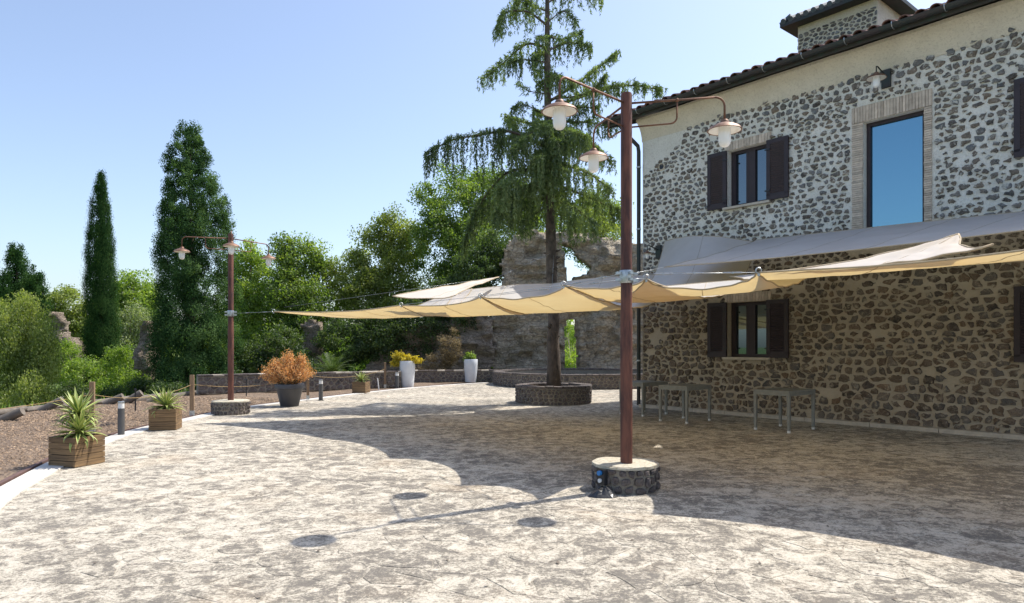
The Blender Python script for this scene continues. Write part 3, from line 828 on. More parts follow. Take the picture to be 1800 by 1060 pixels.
def lamp_post(loc, label, H, lampz, arms, plinth_r, plinth_h, cols, clampz):
    t = thing('lamp_post', label, 'lamp post', loc, 0, 'rusty three armed lamp posts')
    m = MB(); r = .061
    m.lathe([(r*1.08, plinth_h-.02), (r*1.08, 1.93), (r, 1.96), (r, H-.01), (r*.9, H+.01), (0, H+.015)], (0, 0, 0), 20); m.build('pole', M['rust'], t, 2)
    m = MB(); m.lathe([(r+.012, clampz-.07), (r+.014, clampz-.065), (r+.014, clampz+.065), (r+.012, clampz+.07)], (0, 0, 0), 20)
    for a_ in (0.3, 1.9, 3.6, 5.0):
        for zz in (-.035, .035): m.box(((r+.04)*math.cos(a_), (r+.04)*math.sin(a_), clampz+zz), (.06, .03, .03), rz=a_)
    m.build('clamp', M['steel'], t, 2)
    for ang, L in arms: arm(t, ang, L, H-.10, lampz)
    return t
def stone_ring(name, label, cat, loc, r, h, sw, shh, parts, top='slab', inner=None, group=None, a0=0, a1=2*PI, msk=None):
    t = thing(name, label, cat, loc, 0, group)
    m = MB(); nseg = 40; 
    if top == 'slab':
        m.lathe([(r-.02, 0), (r-.02, h-.02)], (0, 0, 0), nseg); m.build('core', M['darkmortar'], t)
        s = MB(); vs = []; ringr = [0.0, .3, .6, .85, 1.0]
        for rr in ringr:
            for k in range(32):
                a_ = 2*PI*k/32; R2 = rr*(r-.005+.012*noise.noise(Vector((math.cos(a_)*3, math.sin(a_)*3, loc[0]))))
                zz = h-.01+.014*noise.noise(Vector((R2*math.cos(a_)*6, R2*math.sin(a_)*6, loc[1])))-(.012 if rr == 1 else 0)
                vs.append((R2*math.cos(a_), R2*math.sin(a_), zz))
        b0_ = len(vs); 
        for k in range(32): v = vs[-32:][k] if k == 0 else vs[b0_-32+k]; vs.append((v[0]*1.0, v[1]*1.0, h-.05))
        nr = len(ringr)+1
        s.add(vs, [(i*32+k, (i+1)*32+k, (i+1)*32+(k+1) % 32, i*32+(k+1) % 32) for i in range(nr-1) for k in range(32)], .5)
        s.build('cap', M['plinthtop'], t, 2)
    else:
        m.lathe([(inner, .02), (inner, h-.03), (r-.02, h-.03), (r-.02, 0)], (0, 0, 0), 64); m.v = m.v; m.f = [f for f in m.f if len(f) == 4]
        m.build('core', M['darkmortar'], t)
        nst = int(2*PI*r/.24)
        geos_ = []
        for k in range(nst):
            aa = 2*PI*(k+.04)/nst; ab = 2*PI*(k+.96)/nst; dz = random.uniform(-.008, .008)
            vs = []
            for zz in (h-.03, h+.03+dz):
                for rr, aq in ((inner-.03, aa), (r+.015, aa), (r+.015, ab), (inner-.03, ab)):
                    vs.append((rr*math.cos(aq), rr*math.sin(aq), zz+random.uniform(-.004, .004)))
            geos_.append((vs, [(3, 2, 1, 0), (4, 5, 6, 7), (0, 1, 5, 4), (1, 2, 6, 5), (2, 3, 7, 6), (3, 0, 4, 7)]))
        place_stones(geos_, M['darkstone'], t, 'coping_stone', 150)
    circ = 2*PI*r
    sd = rows(0, circ, .0, h-.05, lambda z: sw, lambda z: shh, .12); cl_ = voronoi(sd, (0, circ, 0, h-.045), max(sw, shh)*2)
    geos_ = []
    for s_, c in zip(sd, cl_):
        if not c: continue
        q = ccw(rounded(shrink(c, random.uniform(.008, .014)), .003, .22))
        if len(q) < 5 or area(q) < .001: continue
        vs, fs = stone_geo(q, random.uniform(.02, .035), -.02, .8, .3)
        out = []
        for x, z, hh in vs:
            a_ = x/r; rr = r-.02+hh; out.append((rr*math.cos(a_), rr*math.sin(a_), z))
        geos_.append((out, fs))
    place_stones(geos_, M['darkstone'], t, 'stone', parts, key=lambda g: g[0][0][1])
    return t

LP1 = Vector((1.24, 7.4, 0)); LP2 = Vector((-6.53, 15.85, 0))
A1 = [(math.radians(-8), 1.03), (math.radians(105), .95), (math.radians(223), 1.06)]
lamp_post(LP1, 'rusty lamp post in the foreground with three white globes', 4.29, 3.93, A1, .36, .31, None, 2.31)
def pxang(dx): return dx
lamp_post(LP2, 'more distant rusty lamp post on the far left plinth', 4.17, 3.82, [(math.radians(187), 1.08), (math.radians(66), 1.2), (math.radians(-67), 1.05)], .42, .33, None, 2.33)
p1 = stone_ring('plinth', 'round basalt stone plinth at the foot of nearest lamp post', 'plinth', LP1+Vector((0, .08, 0)), .365, .31, .125, .10, 120, group='round stone plinths')
p2 = stone_ring('plinth', 'small round stone plinth under the distant left lamp post', 'plinth', LP2, .42, .33, .10, .08, 120, group='round stone plinths')
# socket and black bundle beside plinth
t = thing('power_socket', 'small blue and white power socket on the near plinth', 'socket', LP1+Vector((-.29, -.20, .18)), math.radians(40))
m = MB(); m.box((0, 0, 0), (.05, .11, .16)); m.build('recess_box', M['black'], t)
m = MB(); m.tube([(-.02, .0, .045), (-.055, -.0, .045)], .026, 14); m.build('blue_cap', M['blue'], t, 2)
m = MB(); m.tube([(-.02, .0, -.035), (-.045, -.0, -.035)], .022, 14); m.build('white_cap', M['white'], t, 2)
m = MB(); c0 = LP1+Vector((-.30, -.36, 0)); vs = []; nr, na = 6, 18
for i in range(nr):
    f = i/(nr-1)
    for k in range(na):
        a_ = 2*PI*k/na; R2 = (1-f)*(.13+.04*noise.noise(Vector((math.cos(a_)*2, math.sin(a_)*2, 4)))) ; zz = .085*math.sin(f*PI/2)*(1+.5*noise.noise(Vector((math.cos(a_)*3, f*3, math.sin(a_)*3))))
        vs.append(c0+Vector((R2*math.cos(a_)*1.2, R2*math.sin(a_)*.7+.05*f, zz+.012)))
m.add(vs, [(i*na+k, i*na+(k+1) % na, (i+1)*na+(k+1) % na, (i+1)*na+k) for i in range(nr-1) for k in range(na)])
tag(m.build('plastic_sheet', M['black']), 'crumpled black plastic sheet lying against the near plinth', 'plastic sheet')

# tree planter ring and pond wall
TREE = Vector((1.16, 19.1, 0))
tr = stone_ring('tree_planter', 'low round mossy stone planter around the spruce trunk', 'planter', TREE, 1.06, .47, .15, .09, 170, top='ring', inner=.80)
m = MB(); m.lathe([(0, .36), (.82, .34)], (0, 0, 0), 24); m.f = [f for f in m.f if len(f) == 4]; m.build('soil', M['soil'], tr)
pond = stone_ring('round_pond_wall', 'large low round stone wall behind the spruce tree', 'wall', (3.0, 28.6, 0), 3.8, .52, .2, .10, 200, top='ring', inner=3.45)
m = MB(); m.lathe([(0, .30), (3.46, .28)], (0, 0, 0), 40); m.f = [f for f in m.f if len(f) == 4]; m.build('planting_bed', M['soil'], pond)

def straight_wall(name, label, pts_, h, sw, shh, thick=.35, parts=300):
    a, b = pts_; d = (b-a); Lw = d.length; t = thing(name, label, 'wall', a, math.atan2(d.y, d.x))
    m = MB(); m.box((Lw/2, thick/2, h/2-.01), (Lw, thick-.04, h-.02)); m.build('core', M['darkmortar'], t)
    sd = rows(0, Lw, 0, h-.05, lambda z: sw, lambda z: shh, .15); cl_ = voronoi(sd, (0, Lw, 0, h-.045), .5); geos_ = []
    for s_, c in zip(sd, cl_):
        if not c: continue
        q = ccw(rounded(shrink(c, random.uniform(.01, .02)), .004, .22))
        if len(q) < 5 or area(q) < .002: continue
        vs, fs = stone_geo(q, random.uniform(.02, .05), -.02, .85, .3); geos_.append(([(x, .02-hh, z) for x, z, hh in vs], fs))
    place_stones(geos_, M['darkstone'], t, 'stone', parts, key=lambda g: g[0][0][0]*(1 if a.y < b.y else -1))
    x = 0; geos_ = []; k = 0
    while x < Lw-.1:
        l = min(random.uniform(.3, .5), Lw-x); m = MB(); m.box((x+l/2, thick/2, h+.012), (l-.015, thick+.06, .05), jit=.006); m.build('coping_stone', M['sill'] if random.random() < .35 else M['darkstone'], t); x += l
    return t
straight_wall('garden_wall', 'low dark stone wall beyond gravel and orange shrub', (G(348, 693.5), G(705, 681)), .60, .28, .14)
straight_wall('garden_wall', 'low dark stone wall running behind the two pale tall planters', (G(722, 672.5), G(876, 671.5)), .50, .24, .12)

# ------------------------------------------------------------------ tables
def quad_table(f0, f1, f2, f3, label, first=False):
    c = (f0+f1+f2+f3)/4; t = thing('table', label, 'table', c, 0, 'grey outdoor tables by the house wall')
    f = [q-c for q in (f0, f1, f2, f3)]; H = .76
    m = MB(); e = 1.04
    top = [Vector((q.x*e, q.y*e, H-.035)) for q in f]+[Vector((q.x*e, q.y*e, H)) for q in f]
    m.add(top, [(3, 2, 1, 0), (4, 5, 6, 7), (0, 1, 5, 4), (1, 2, 6, 5), (2, 3, 7, 6), (3, 0, 4, 7)]); m.build('tabletop', M['table'], t)
    m = MB()
    for i in range(4):
        a = f[i]; b = f[(i+1) % 4]; d = (b-a); m.box(((a+b)/2)+Vector((0, 0, H-.065)), (d.length-.06, .025, .055), rz=math.atan2(d.y, d.x))
    m.build('apron', M['table'], t)
    rz = math.atan2((f[1]-f[0]).y, (f[1]-f[0]).x)
    for q in f:
        m = MB(); vs = []
        for z, w_ in ((.045, .042), (H-.036, .058)):
            for dx, dy in ((-1, -1), (1, -1), (1, 1), (-1, 1)):
                v = Matrix.Rotation(rz, 3, 'Z') @ Vector((dx*w_/2, dy*w_/2, 0)); vs.append(q*.97+v+Vector((0, 0, z)))
        m.add(vs, [(3, 2, 1, 0), (4, 5, 6, 7), (0, 1, 5, 4), (1, 2, 6, 5), (2, 3, 7, 6), (3, 0, 4, 7)]); lg = m.build('leg', M['table'], t)
        m = MB(); m.box(q*.97+Vector((0, 0, .024)), (.044, .044, .04), rz=rz); m.build('foot', M['tablefoot'], lg)
V = Vector
def rect(c, w_, d_, ang):
    u = V((math.cos(ang), math.sin(ang), 0)); v = V((-u.y, u.x, 0)); c = V((c[0], c[1], 0))
    return [c-u*w_/2-v*d_/2, c+u*w_/2-v*d_/2, c+u*w_/2+v*d_/2, c-u*w_/2+v*d_/2]
quad_table(*rect((5.10, 12.78), .90, .68, math.radians(39)), 'grey table standing alone, nearest the camera on the right')
quad_table(*rect((3.62, 14.28), .86, .66, math.radians(42)), 'grey table in the middle, just right of the lamp pole')
quad_table(*rect((3.03, 15.72), .86, .66, math.radians(40)), 'farthest grey table, partly hidden behind the lamp pole')

# ------------------------------------------------------------------ sails
Q = [V((-5.07, 14.5, 2.30)), V((-2.0, 12.3, 2.30)), V((-.47, 10.2, 2.30)), V((.63, 8.33, 2.30)), V((1.50, 7.62, 2.31)), V((2.55, 7.05, 2.32)), V((5.3, 4.7, 2.50))]
def WP(t_, h, out=.08): return HO+HX*t_-HY*out+V((0, 0, h))
K1 = at(875, 487, 16.2); K2 = V((1.05, 17.9, 3.15)); K3 = V((2.8, 17.3, 3.0))
def sail(label, n0, n1, b1, b0, p, dip, sc=(.08, .06, .05, .06), nu=44, nv=40, wr=.02):
    t = thing('shade_sail', label, 'shade sail', n0, 0, 'cream shade sails')
    vs = np.zeros((nv+1, nu+1, 3))
    for j in range(nv+1):
        v = j/nv
        for i in range(nu+1):
            u = i/nu
            near = n0.lerp(n1, u); back = b0.lerp(b1, u)
            P_ = near.lerp(back, v)
            P_ += (back-near)*(sc[0]*4*u*(1-u)*(1-v)**1.5)-(back-near)*(sc[2]*4*u*(1-u)*v**1.5)
            acr = (n1.lerp(b1, v)-n0.lerp(b0, v))
            P_ += acr*(sc[3]*4*v*(1-v)*(1-u)**1.5)-acr*(sc[1]*4*v*(1-v)*u**1.5)
            h0 = near.z; h1 = back.z
            h = h0+(h1-h0)*v**p-dip*math.sin(PI*min(1, v*1.15))**1.0*(v < .87)-.10*4*u*(1-u)*(1-v)*.0
            h += wr*noise.noise(V((P_.x*2.2, P_.y*2.2, 0)))*min(1, 6*v*(1-v))
            h -= .05*4*u*(1-u)*(1-v)
            for cq in (n0, n1, b1, b0):
                dx, dy = P_.x-cq.x, P_.y-cq.y; rr_ = math.hypot(dx, dy)
                if rr_ > .02: h += .014*min(1, rr_*3)*math.exp(-rr_/1.1)*math.sin(math.atan2(dy, dx)*17+cq.x*3)
            vs[j, i] = (P_.x-n0.x, P_.y-n0.y, h-n0.z)
    m = MB(); k = nu+1
    m.add(vs.reshape(-1, 3).tolist(), [(j*k+i, j*k+i+1, (j+1)*k+i+1, (j+1)*k+i) for j in range(nv) for i in range(nu)], .5)
    m.build('canvas', M['sail'], t, True)
    hm = MB(); ring = [vs[0, i] for i in range(k)]+[vs[j, nu] for j in range(1, nv+1)]+[vs[nv, i] for i in range(nu-1, -1, -1)]+[vs[j, 0] for j in range(nv-1, 0, -1)]
    hm.tube([V(q) for q in ring]+[V(ring[0])], .010, 5); hm.build('hem', M['hem'], t, True)
    wd_ = (n1-n0).length
    for q_ in range(1, max(2, int(wd_/1.1))):
        ci = int(nu*q_/max(2, int(wd_/1.1))); sm = MB(); sm.tube([V(vs[j, ci]) for j in range(nv+1)], .005, 4); sm.build('seam', M['hem'], t, True)
    return t
sail('narrow cream sail reaching leftmost, towards the distant lamp post', Q[0], Q[1], at(830, 507, 16.1), at(790, 511, 16), 4.0, .12, (.05, .02, .0, .06))
sail('narrow grey sail rising to a point in front of the dark ivy', at(690, 520, 13.2), at(800, 519, 12.6), K1+V((.03, 0, 0)), K1, 1.0, .0, (.05, .10, .0, .08), 16, 20)
sail('cream sail second from the left with its tip left of the tree trunk', Q[1], Q[2], K2+V((.2, -.3, .03)), at(800, 511, 16.1), 3.6, .14, (.055, .0, .08, .02))
sail('cream sail hanging in front of the spruce trunk', Q[2], Q[3]+V((.02,0,0)), V((4.0, 16.4, 3.3)), K2+V((-.3, -.2, .0)), 3.6, .12, (.065, .0, .08, .02))
sail('cream sail from nearest lamp post up to the house corner', Q[3], Q[4], WP(3.3, 3.87), WP(.76, 4.2), 3.4, .06, (.03, .0, .10, .015))
sail('small yellow lit sail just right of the nearest lamp post', Q[4], Q[5]+V((-.02, .02, 0)), V((5.0, 11.2, 2.74)), V((1.7, 12.2, 2.52)), 1.5, .10, (.24, .02, .06, .0))
sail('long flat yellow sail running off right edge of the photo', Q[5], Q[6], V((7.6, 9.5, 2.75)), V((3.85, 12.1, 2.79)), 1.4, .03, (.07, .02, .10, .05), 40, 24)
sail('grey sail strip fixed to the wall below the tall blue window', V((2.92, 13.1, 3.08)), V((7.6, 7.55, 3.10)), WP(11.0, 3.74), WP(3.25, 3.92), 1.0, .0, (.03, .02, .02, .03), 40, 26)
sail('small pale triangular sail on top of long yellow one', Q[5]+V((.2, .15, .03)), at(1745, 430, 6.1), at(1685, 413, 7.2), at(1670, 415, 7.2), 1.4, .0, (.04, .12, 0, .03), 20, 14)

def cable(label, pts_, r=.006, sag=.0, cat='cable', fit=None):
    t = thing('steel_cable', label, cat, pts_[0]); m = MB(); o = pts_[0]
    m.tube([p-o for p in pts_], r*.55, 6); m.build('wire', M['steel'], t, True)
    for f in (fit or []):
        a, b = pts_[0], pts_[-1]; c = a.lerp(b, f)-o; d = (b-a).normalized(); m = MB()
        m.tube([c-d*.10, c-d*.085, c-d*.08, c+d*.08, c+d*.085, c+d*.10], [.004, .009, .009, .009, .009, .004], 8); m.box(c, (.02, .02, .02)); m.build('turnbuckle', M['steel'], t, 2)
    return t
def shackle(p, label):
    m = MB(); m.tube([V((.03*math.cos(a_), .01, .03*math.sin(a_))) for a_ in np.linspace(0, 2*PI, 13)], .007, 6); m.box((0, .01, -.04), (.02, .02, .03))
    o = m.build('shackle', M['steel']); o.location = p; tag(o, label, 'shackle', 'steel shackles at the sail corners')
CL1 = LP1+V((0, 0, 2.31)); CL2 = LP2+V((0, 0, 2.33))
cable('steel cable from distant lamp post to leftmost sail corner', [CL2+V((.07, 0, 0)), Q[0]], fit=[.35, .8])
cable('long steel cable linking sail corners left of the foreground lamp post', [Q[1]+V((0, 0, .01)), Q[2]+V((0, 0, .01)), Q[3]+V((0, 0, .01))], .006)
cable('steel cable from nearest lamp post to sail tip on its left', [CL1+V((-.07, 0, .03)), Q[3]], fit=[.3, .75])
cable('lower steel cable left of the foreground lamp clamp', [CL1+V((-.07, .03, -.03)), Q[2]+V((.1, -.1, 0))], fit=[.15, .5])
cable('short steel cable from the near clamp to sail corner on its right', [CL1+V((.07, 0, -.02)), Q[4]], .008)
cable('steel cable from near clamp along the wide right sail', [CL1+V((.07, 0, .03)), Q[5]], fit=[.25, .5, .8])
cable('upper steel cable right of the clamp rising towards the house', [CL1+V((.07, .03, .04)), V((2.92, 13.1, 3.08))], fit=[.12, .45])
cable('thin steel cable tying leftmost sail up to the spruce trunk', [K1, TREE+V((-.1, -.1, 4.15))], .005, fit=[.2])
cable('thin steel cable from spruce trunk down over the third sail', [K2, TREE+V((0, -.15, 4.1))], .005)
cable('thin dark cable sloping across trees towards leftmost sail', [at(500, 540, 15), K1], .004)
for k, (q, l) in enumerate(zip(Q[:6], ['steel shackle on leftmost sail tip', 'steel shackle where first and second sails meet', 'steel shackle on second sail tip', 'steel shackle on the tip left of near pole', 'steel shackle just right of the near pole', 'steel shackle at start of wide right sail'])): shackle(q+V((0, 0, .02)), l)

# ------------------------------------------------------------------ wall lamps
def wall_lamp(tpos, h, label, sc=1.0):
    t = thing('wall_lamp', label, 'lamp', HO+HX*tpos+V((0, 0, h)), math.atan2(HX.y, HX.x), 'lamps on the house wall')
    m = MB(); m.box((0, -.05, 0), (.16, .06, .34)); m.build('back_plate', M['gutter'], t)
    m = MB(); m.tube([(0, -.08, .05), (0, -.45, .13), (0, -.50, .12), (0, -.50, -.02)], .012, 8); m.build('arm', M['gutter'], t, True)
    lamp_head(t, V((0, -.50, -.03)), sc)
wall_lamp(5.96, 6.70, 'enamel wall lamp on a bracket above the tall blue window', 1.0)
wall_lamp(.55, 3.95, 'small wall lamp low by the house corner near the grey sail', .7)

# ------------------------------------------------------------------ planters, bollards, posts
def blade_mesh(L_, w_, bend, seed):
    r = random.Random(seed); me_v = []; uv = []; n_ = 7
    for i in range(n_+1):
        s = i/n_; wd = w_*(math.sin(PI*min(1, .25+.75*s))**.7 if s < 1 else 0)*(1-s**4)+.001
        x = L_*s*math.cos(bend*s*s*.9); z = L_*s*1.0-L_*bend*.45*s*s*s
        xx = L_*s*.0
        me_v += [(-wd/2, bend*.35*L_*s*s, z), (0, bend*.35*L_*s*s+wd*.25, z), (wd/2, bend*.35*L_*s*s, z)]
    fs = []
    for i in range(n_): fs += [(3*i, 3*i+1, 3*i+4, 3*i+3), (3*i+1, 3*i+2, 3*i+5, 3*i+4)]
    me = bpy.data.meshes.new('leaf'); me.from_pydata(me_v, [], fs); me.materials.append(M['yucca'])
    ul = me.uv_layers.new(name='UVMap')
    for lp in me.loops: ul.data[lp.index].uv = ((lp.vertex_index % 3)/2, (lp.vertex_index//3)/n_)
    me.polygons.foreach_set('use_smooth', [True]*len(me.polygons)); return me
blades = [blade_mesh(l, .048, b, i) for i, (l, b) in enumerate([(.40, .15), (.48, .35), (.50, .6), (.46, 1.0), (.36, .2)])]
def yucca(loc, n_, sc, label, heads=((0, 0, 0),)):
    t = thing('yucca_plant', label, 'plant', loc, 0, 'variegated yuccas in wooden boxes')
    m = MB()
    for hx, hy, hz in heads: m.tube([(hx*.4, hy*.4, -.05), (hx, hy, hz+.05)], [.035, .03], 8)
    m.build('stem', M['twig'], t)
    for hx, hy, hz in heads:
        for k in range(n_):
            f = (k+.5)/n_; a_ = k*2.39996+random.uniform(-.2, .2); tilt = math.radians(10+95*f**.7+random.uniform(-8, 8))
            me = blades[min(3, int(f*4))] if random.random() < .8 else random.choice(blades)
            o = link('leaf', me, t); o.location = (hx, hy, hz+.06+.05*(1-f)); s = sc*random.uniform(.8, 1.12)
            o.rotation_euler = (-tilt, 0, a_-PI/2); o.scale = (s, s, s)
def planter_box(loc, w_, h, rz, label):
    t = thing('planter_box', label, 'planter', loc, rz, 'wooden planter boxes')
    nb = 5; bh = h/nb
    for side in range(4):
        a_ = side*PI/2
        for k in range(nb):
            m = MB(); ln = w_+(.006 if (k+side) % 2 else -.028); c = Matrix.Rotation(a_, 3, 'Z') @ V((0, -w_/2+.012, bh*(k+.5)+.01))
            m.box(c, (ln, .028, bh-.007), rz=a_, jit=.0015); m.build('plank', M['oldwood'], t)
    m = MB(); m.box((0, 0, h*.45), (w_-.05, w_-.05, h*.86)); m.build('soil', M['soil'], t)
    return t
c = G(135, 815); B1 = V((-5.72, 8.98, 0)); planter_box(B1, .44, .38, math.radians(-17), 'weathered wooden planter box nearest the camera on the kerb')
yucca(B1+V((0, 0, .36)), 62, .95, 'large two headed variegated yucca in the nearest box', ((-.02, .05, .22), (.06, -.06, .0)))
B2 = V((-6.52, 12.85, 0)); planter_box(B2, .46, .39, math.radians(13), 'wooden planter box second along the kerb, behind the bollard')
yucca(B2+V((0, 0, .36)), 76, 1.0, 'spiky variegated yucca in the second planter box')
B3 = V((-5.06, 22.9, 0)); planter_box(B3, .46, .38, math.radians(-8), 'small far wooden planter box by the orange shrub')
yucca(B3+V((0, 0, .36)), 44, .95, 'farthest variegated yucca right of the orange shrub')

def bollard(loc, h, label, r=.055):
    t = thing('bollard_light', label, 'bollard', loc, 0, 'grey bollard lights along the kerb')
    m = MB(); m.lathe([(r*1.5, 0), (r*1.5, .012), (r, .014), (r, h*.80)], (0, 0, 0), 18); m.build('body', M['bollard'], t, 2)
    m = MB(); m.lathe([(r*.92, h*.80), (r*.92, h*.95)], (0, 0, 0), 18); m.build('lens', M['white'], t, 2)
    m = MB(); m.lathe([(r, h*.95), (r, h*.99), (r*.8, h)], (0, 0, 0), 18); m.build('cap', M['steel'], t, 2)
bollard(G(213, 766), .60, 'grey bollard light between the two nearest wooden planters')
bollard(G(564, 704), .60, 'grey bollard light right of the orange shrub', .06)
bollard(G(698, 683), .60, 'dark bollard light left of the taller white planter', .07)
def post(loc, h, label, w_=.075, rz=.3):
    t = thing('fence_post', label, 'post', loc, rz, 'wooden rope fence posts')
    m = MB(); m.box((0, 0, h/2+.05), (w_, w_, h-.1), jit=.002); m.build('shaft', M['postwood'], t)
    m = MB(); m.box((0, 0, .07), (w_+.012, w_+.012, .14)); m.build('shoe', M['steel'], t)
P = [V((-9.3, 7.3, 0)), V((-7.35, 11.95, 0)), V((-7.1, 15.15, 0)), V((-5.95, 19.9, 0)), V((-4.78, 25.7, 0))]
post(P[0], .92, 'wooden post outside the left edge of the picture, by gravel')
post(P[1], .94, 'wooden post with rope behind the nearest yucca'); post(P[2], .93, 'wooden post with metal shoe left of the distant lamp post', .085)
post(P[3], .80, 'wooden post beside the dark grey pot'); post(P[4], .97, 'farthest wooden post left of the white planters')
t = thing('rope', 'thin brown rope strung between the wooden posts', 'rope', P[0])
for a, b in zip(P, P[1:]):
    m = MB(); m.tube([a.lerp(b, s)-P[0]+V((0, 0, .72-.16*4*s*(1-s))) for s in np.linspace(0, 1, 13)], .0055, 6); m.build('rope_span', M['rope'], t)
for q, lb in ((G(238, 722), 'thin dark stake in the gravel right of the bollard'), (G(433, 696), 'thin dark stake in the gravel near the garden wall')):
    m = MB(); m.tube([(0, 0, 0), (0, 0, .5)], .018, 8); m.lathe([(0, .5), (.03, .5), (.03, .53), (0, .54)], (0, 0, 0), 10); o = m.build('garden_stake', M['black']); o.location = q; tag(o, lb, 'stake', 'thin garden stakes')
m = MB(); m.tube([(0, 0, 0), (-.05, 0, .42)], .02, 8); o = m.build('white_stick', M['white']); o.location = G(666, 685); tag(o, 'short white leaning stick by the far wooden planter', 'stick')

# gravel edge logs
lg = [(20, 735, 45, .5), (95, 720, 20, .5), (130, 714, 10, .4), (190, 703, -8, .45), (228, 698, 25, .5), (262, 695, 10, .4)]
edge_a = [kl[i]+kn[i]*(5.35) for i in range(0, len(kl), 6) if 3 < kl[i].y < 22]
t = thing('log_edging', 'weathered grey log edging along the outer gravel rim', 'edging', edge_a[0])
for a, b in zip(edge_a[::3], edge_a[3::3]):
    m = MB(); m.tube([a-edge_a[0]+V((0, 0, -.03)), b-edge_a[0]+V((0, 0, .01+random.uniform(-.03, .05)))], [.10, .09], 9); m.build('log', M['logwood'], t, 2)
lbl = ['grey log stub leaning at the far left gravel edge', 'grey log stub between nearest yucca and the birch', 'grey log stub left of the first rope post', 'grey log stub right of the first rope post', 'grey log stub behind the dark stake', 'grey log stub left of the second yucca']
for (px, dd, rz, l), lb in zip([(15, 14.6, 20, .5), (88, 17.0, 25, .55), (150, 18.5, 15, .4), (198, 19.0, 20, .5), (232, 19.4, 30, .5), (272, 19.6, 15, .4)], lbl):
    p = V(((px-900)/F*dd, dd, -.05)); m = MB(); a_ = math.radians(rz)
    m.tube([(-l/2*math.cos(a_), 0, 0), (l/2*math.cos(a_), .1, l*math.sin(a_)+.05)], [.10, .095], 9); o = m.build('log_stub', M['logwood'], None, 2); o.location = p; tag(o, lb, 'log', 'log stubs along the gravel rim')

# ------------------------------------------------------------------ foliage engine
def leafmesh(name, P_, size, mat, parent=None, nrm=None, bias=.5, aspect=.55, tint=None, up=None, seed=1):
    r = np.random.default_rng(seed); n_ = len(P_)
    a = r.normal(size=(n_, 3)); 
    if up is not None: a = a*(1-up[1])+np.array(up[0])*up[1]*1.8
    a /= np.linalg.norm(a, axis=1)[:, None]+1e-9
    b = r.normal(size=(n_, 3))
    if nrm is not None: b = b*(1-bias)+nrm*bias*1.6
    b = np.cross(b, a); b /= np.linalg.norm(b, axis=1)[:, None]+1e-9
    s = size*r.uniform(.6, 1.35, n_)[:, None]
    v = np.empty((n_, 4, 3)); c = np.cross(a, b)*.12*s
    v[:, 0] = P_-a*s*.5; v[:, 1] = P_+b*s*.5*aspect+c; v[:, 2] = P_+a*s*.5; v[:, 3] = P_-b*s*.5*aspect+c
    me = bpy.data.meshes.new(name); me.vertices.add(n_*4); me.vertices.foreach_set('co', v.reshape(-1).astype(np.float32))
    me.loops.add(n_*4); me.loops.foreach_set('vertex_index', np.arange(n_*4, dtype=np.int32))
    me.polygons.add(n_); me.polygons.foreach_set('loop_start', np.arange(0, n_*4, 4, dtype=np.int32))
    if tint is None: tint = r.random(n_)
    at_ = me.attributes.new('tint', 'FLOAT', 'POINT'); at_.data.foreach_set('value', np.repeat(np.clip(tint, 0, 1), 4).astype(np.float32))
    me.materials.append(mat); me.update(calc_edges=True); me.validate()
    return link(name, me, parent)
def clumps(blobs, nc, nl, csize, seed, shell=.55, squash=.75):
    """blobs: list of centre, radii. returns leaf points, tints, normals, clump centres"""
    r = np.random.default_rng(seed); Ps, Ts, Ns, Cs = [], [], [], []
    vol = np.array([b[1][0]*b[1][2] for b in blobs]); vol = vol/vol.sum()
    for (c, rad), w_ in zip(blobs, vol):
        k = max(3, int(nc*w_)); d = r.normal(size=(k, 3)); d /= np.linalg.norm(d, axis=1)[:, None]
        rr = shell+(1.04-shell)*r.random(k)**.6; cc = np.array(c)+d*rr[:, None]*np.array(rad)
        sz = csize*r.uniform(.55, 1.35, k); tn = r.uniform(.15, .85, k)
        per = max(2, int(nl*w_/k))
        g = r.normal(size=(k, per, 3)); g /= np.linalg.norm(g, axis=2)[:, :, None]; g *= (r.random((k, per, 1))**.45)
        pp = cc[:, None, :]+g*sz[:, None, None]*np.array([1, 1, squash])
        Ps.append(pp.reshape(-1, 3)); Ts.append((tn[:, None]+r.uniform(-.25, .25, (k, per))).reshape(-1))
        nn = g*.6+d[:, None, :]*.7+np.array([0, 0, .35]); Ns.append(nn.reshape(-1, 3)); Cs.append(cc)
    nn = np.concatenate(Ns); nn /= np.linalg.norm(nn, axis=1)[:, None]
    return np.concatenate(Ps), np.concatenate(Ts), nn, np.concatenate(Cs)
def gz_(x, y): return terrain_z(x, y)
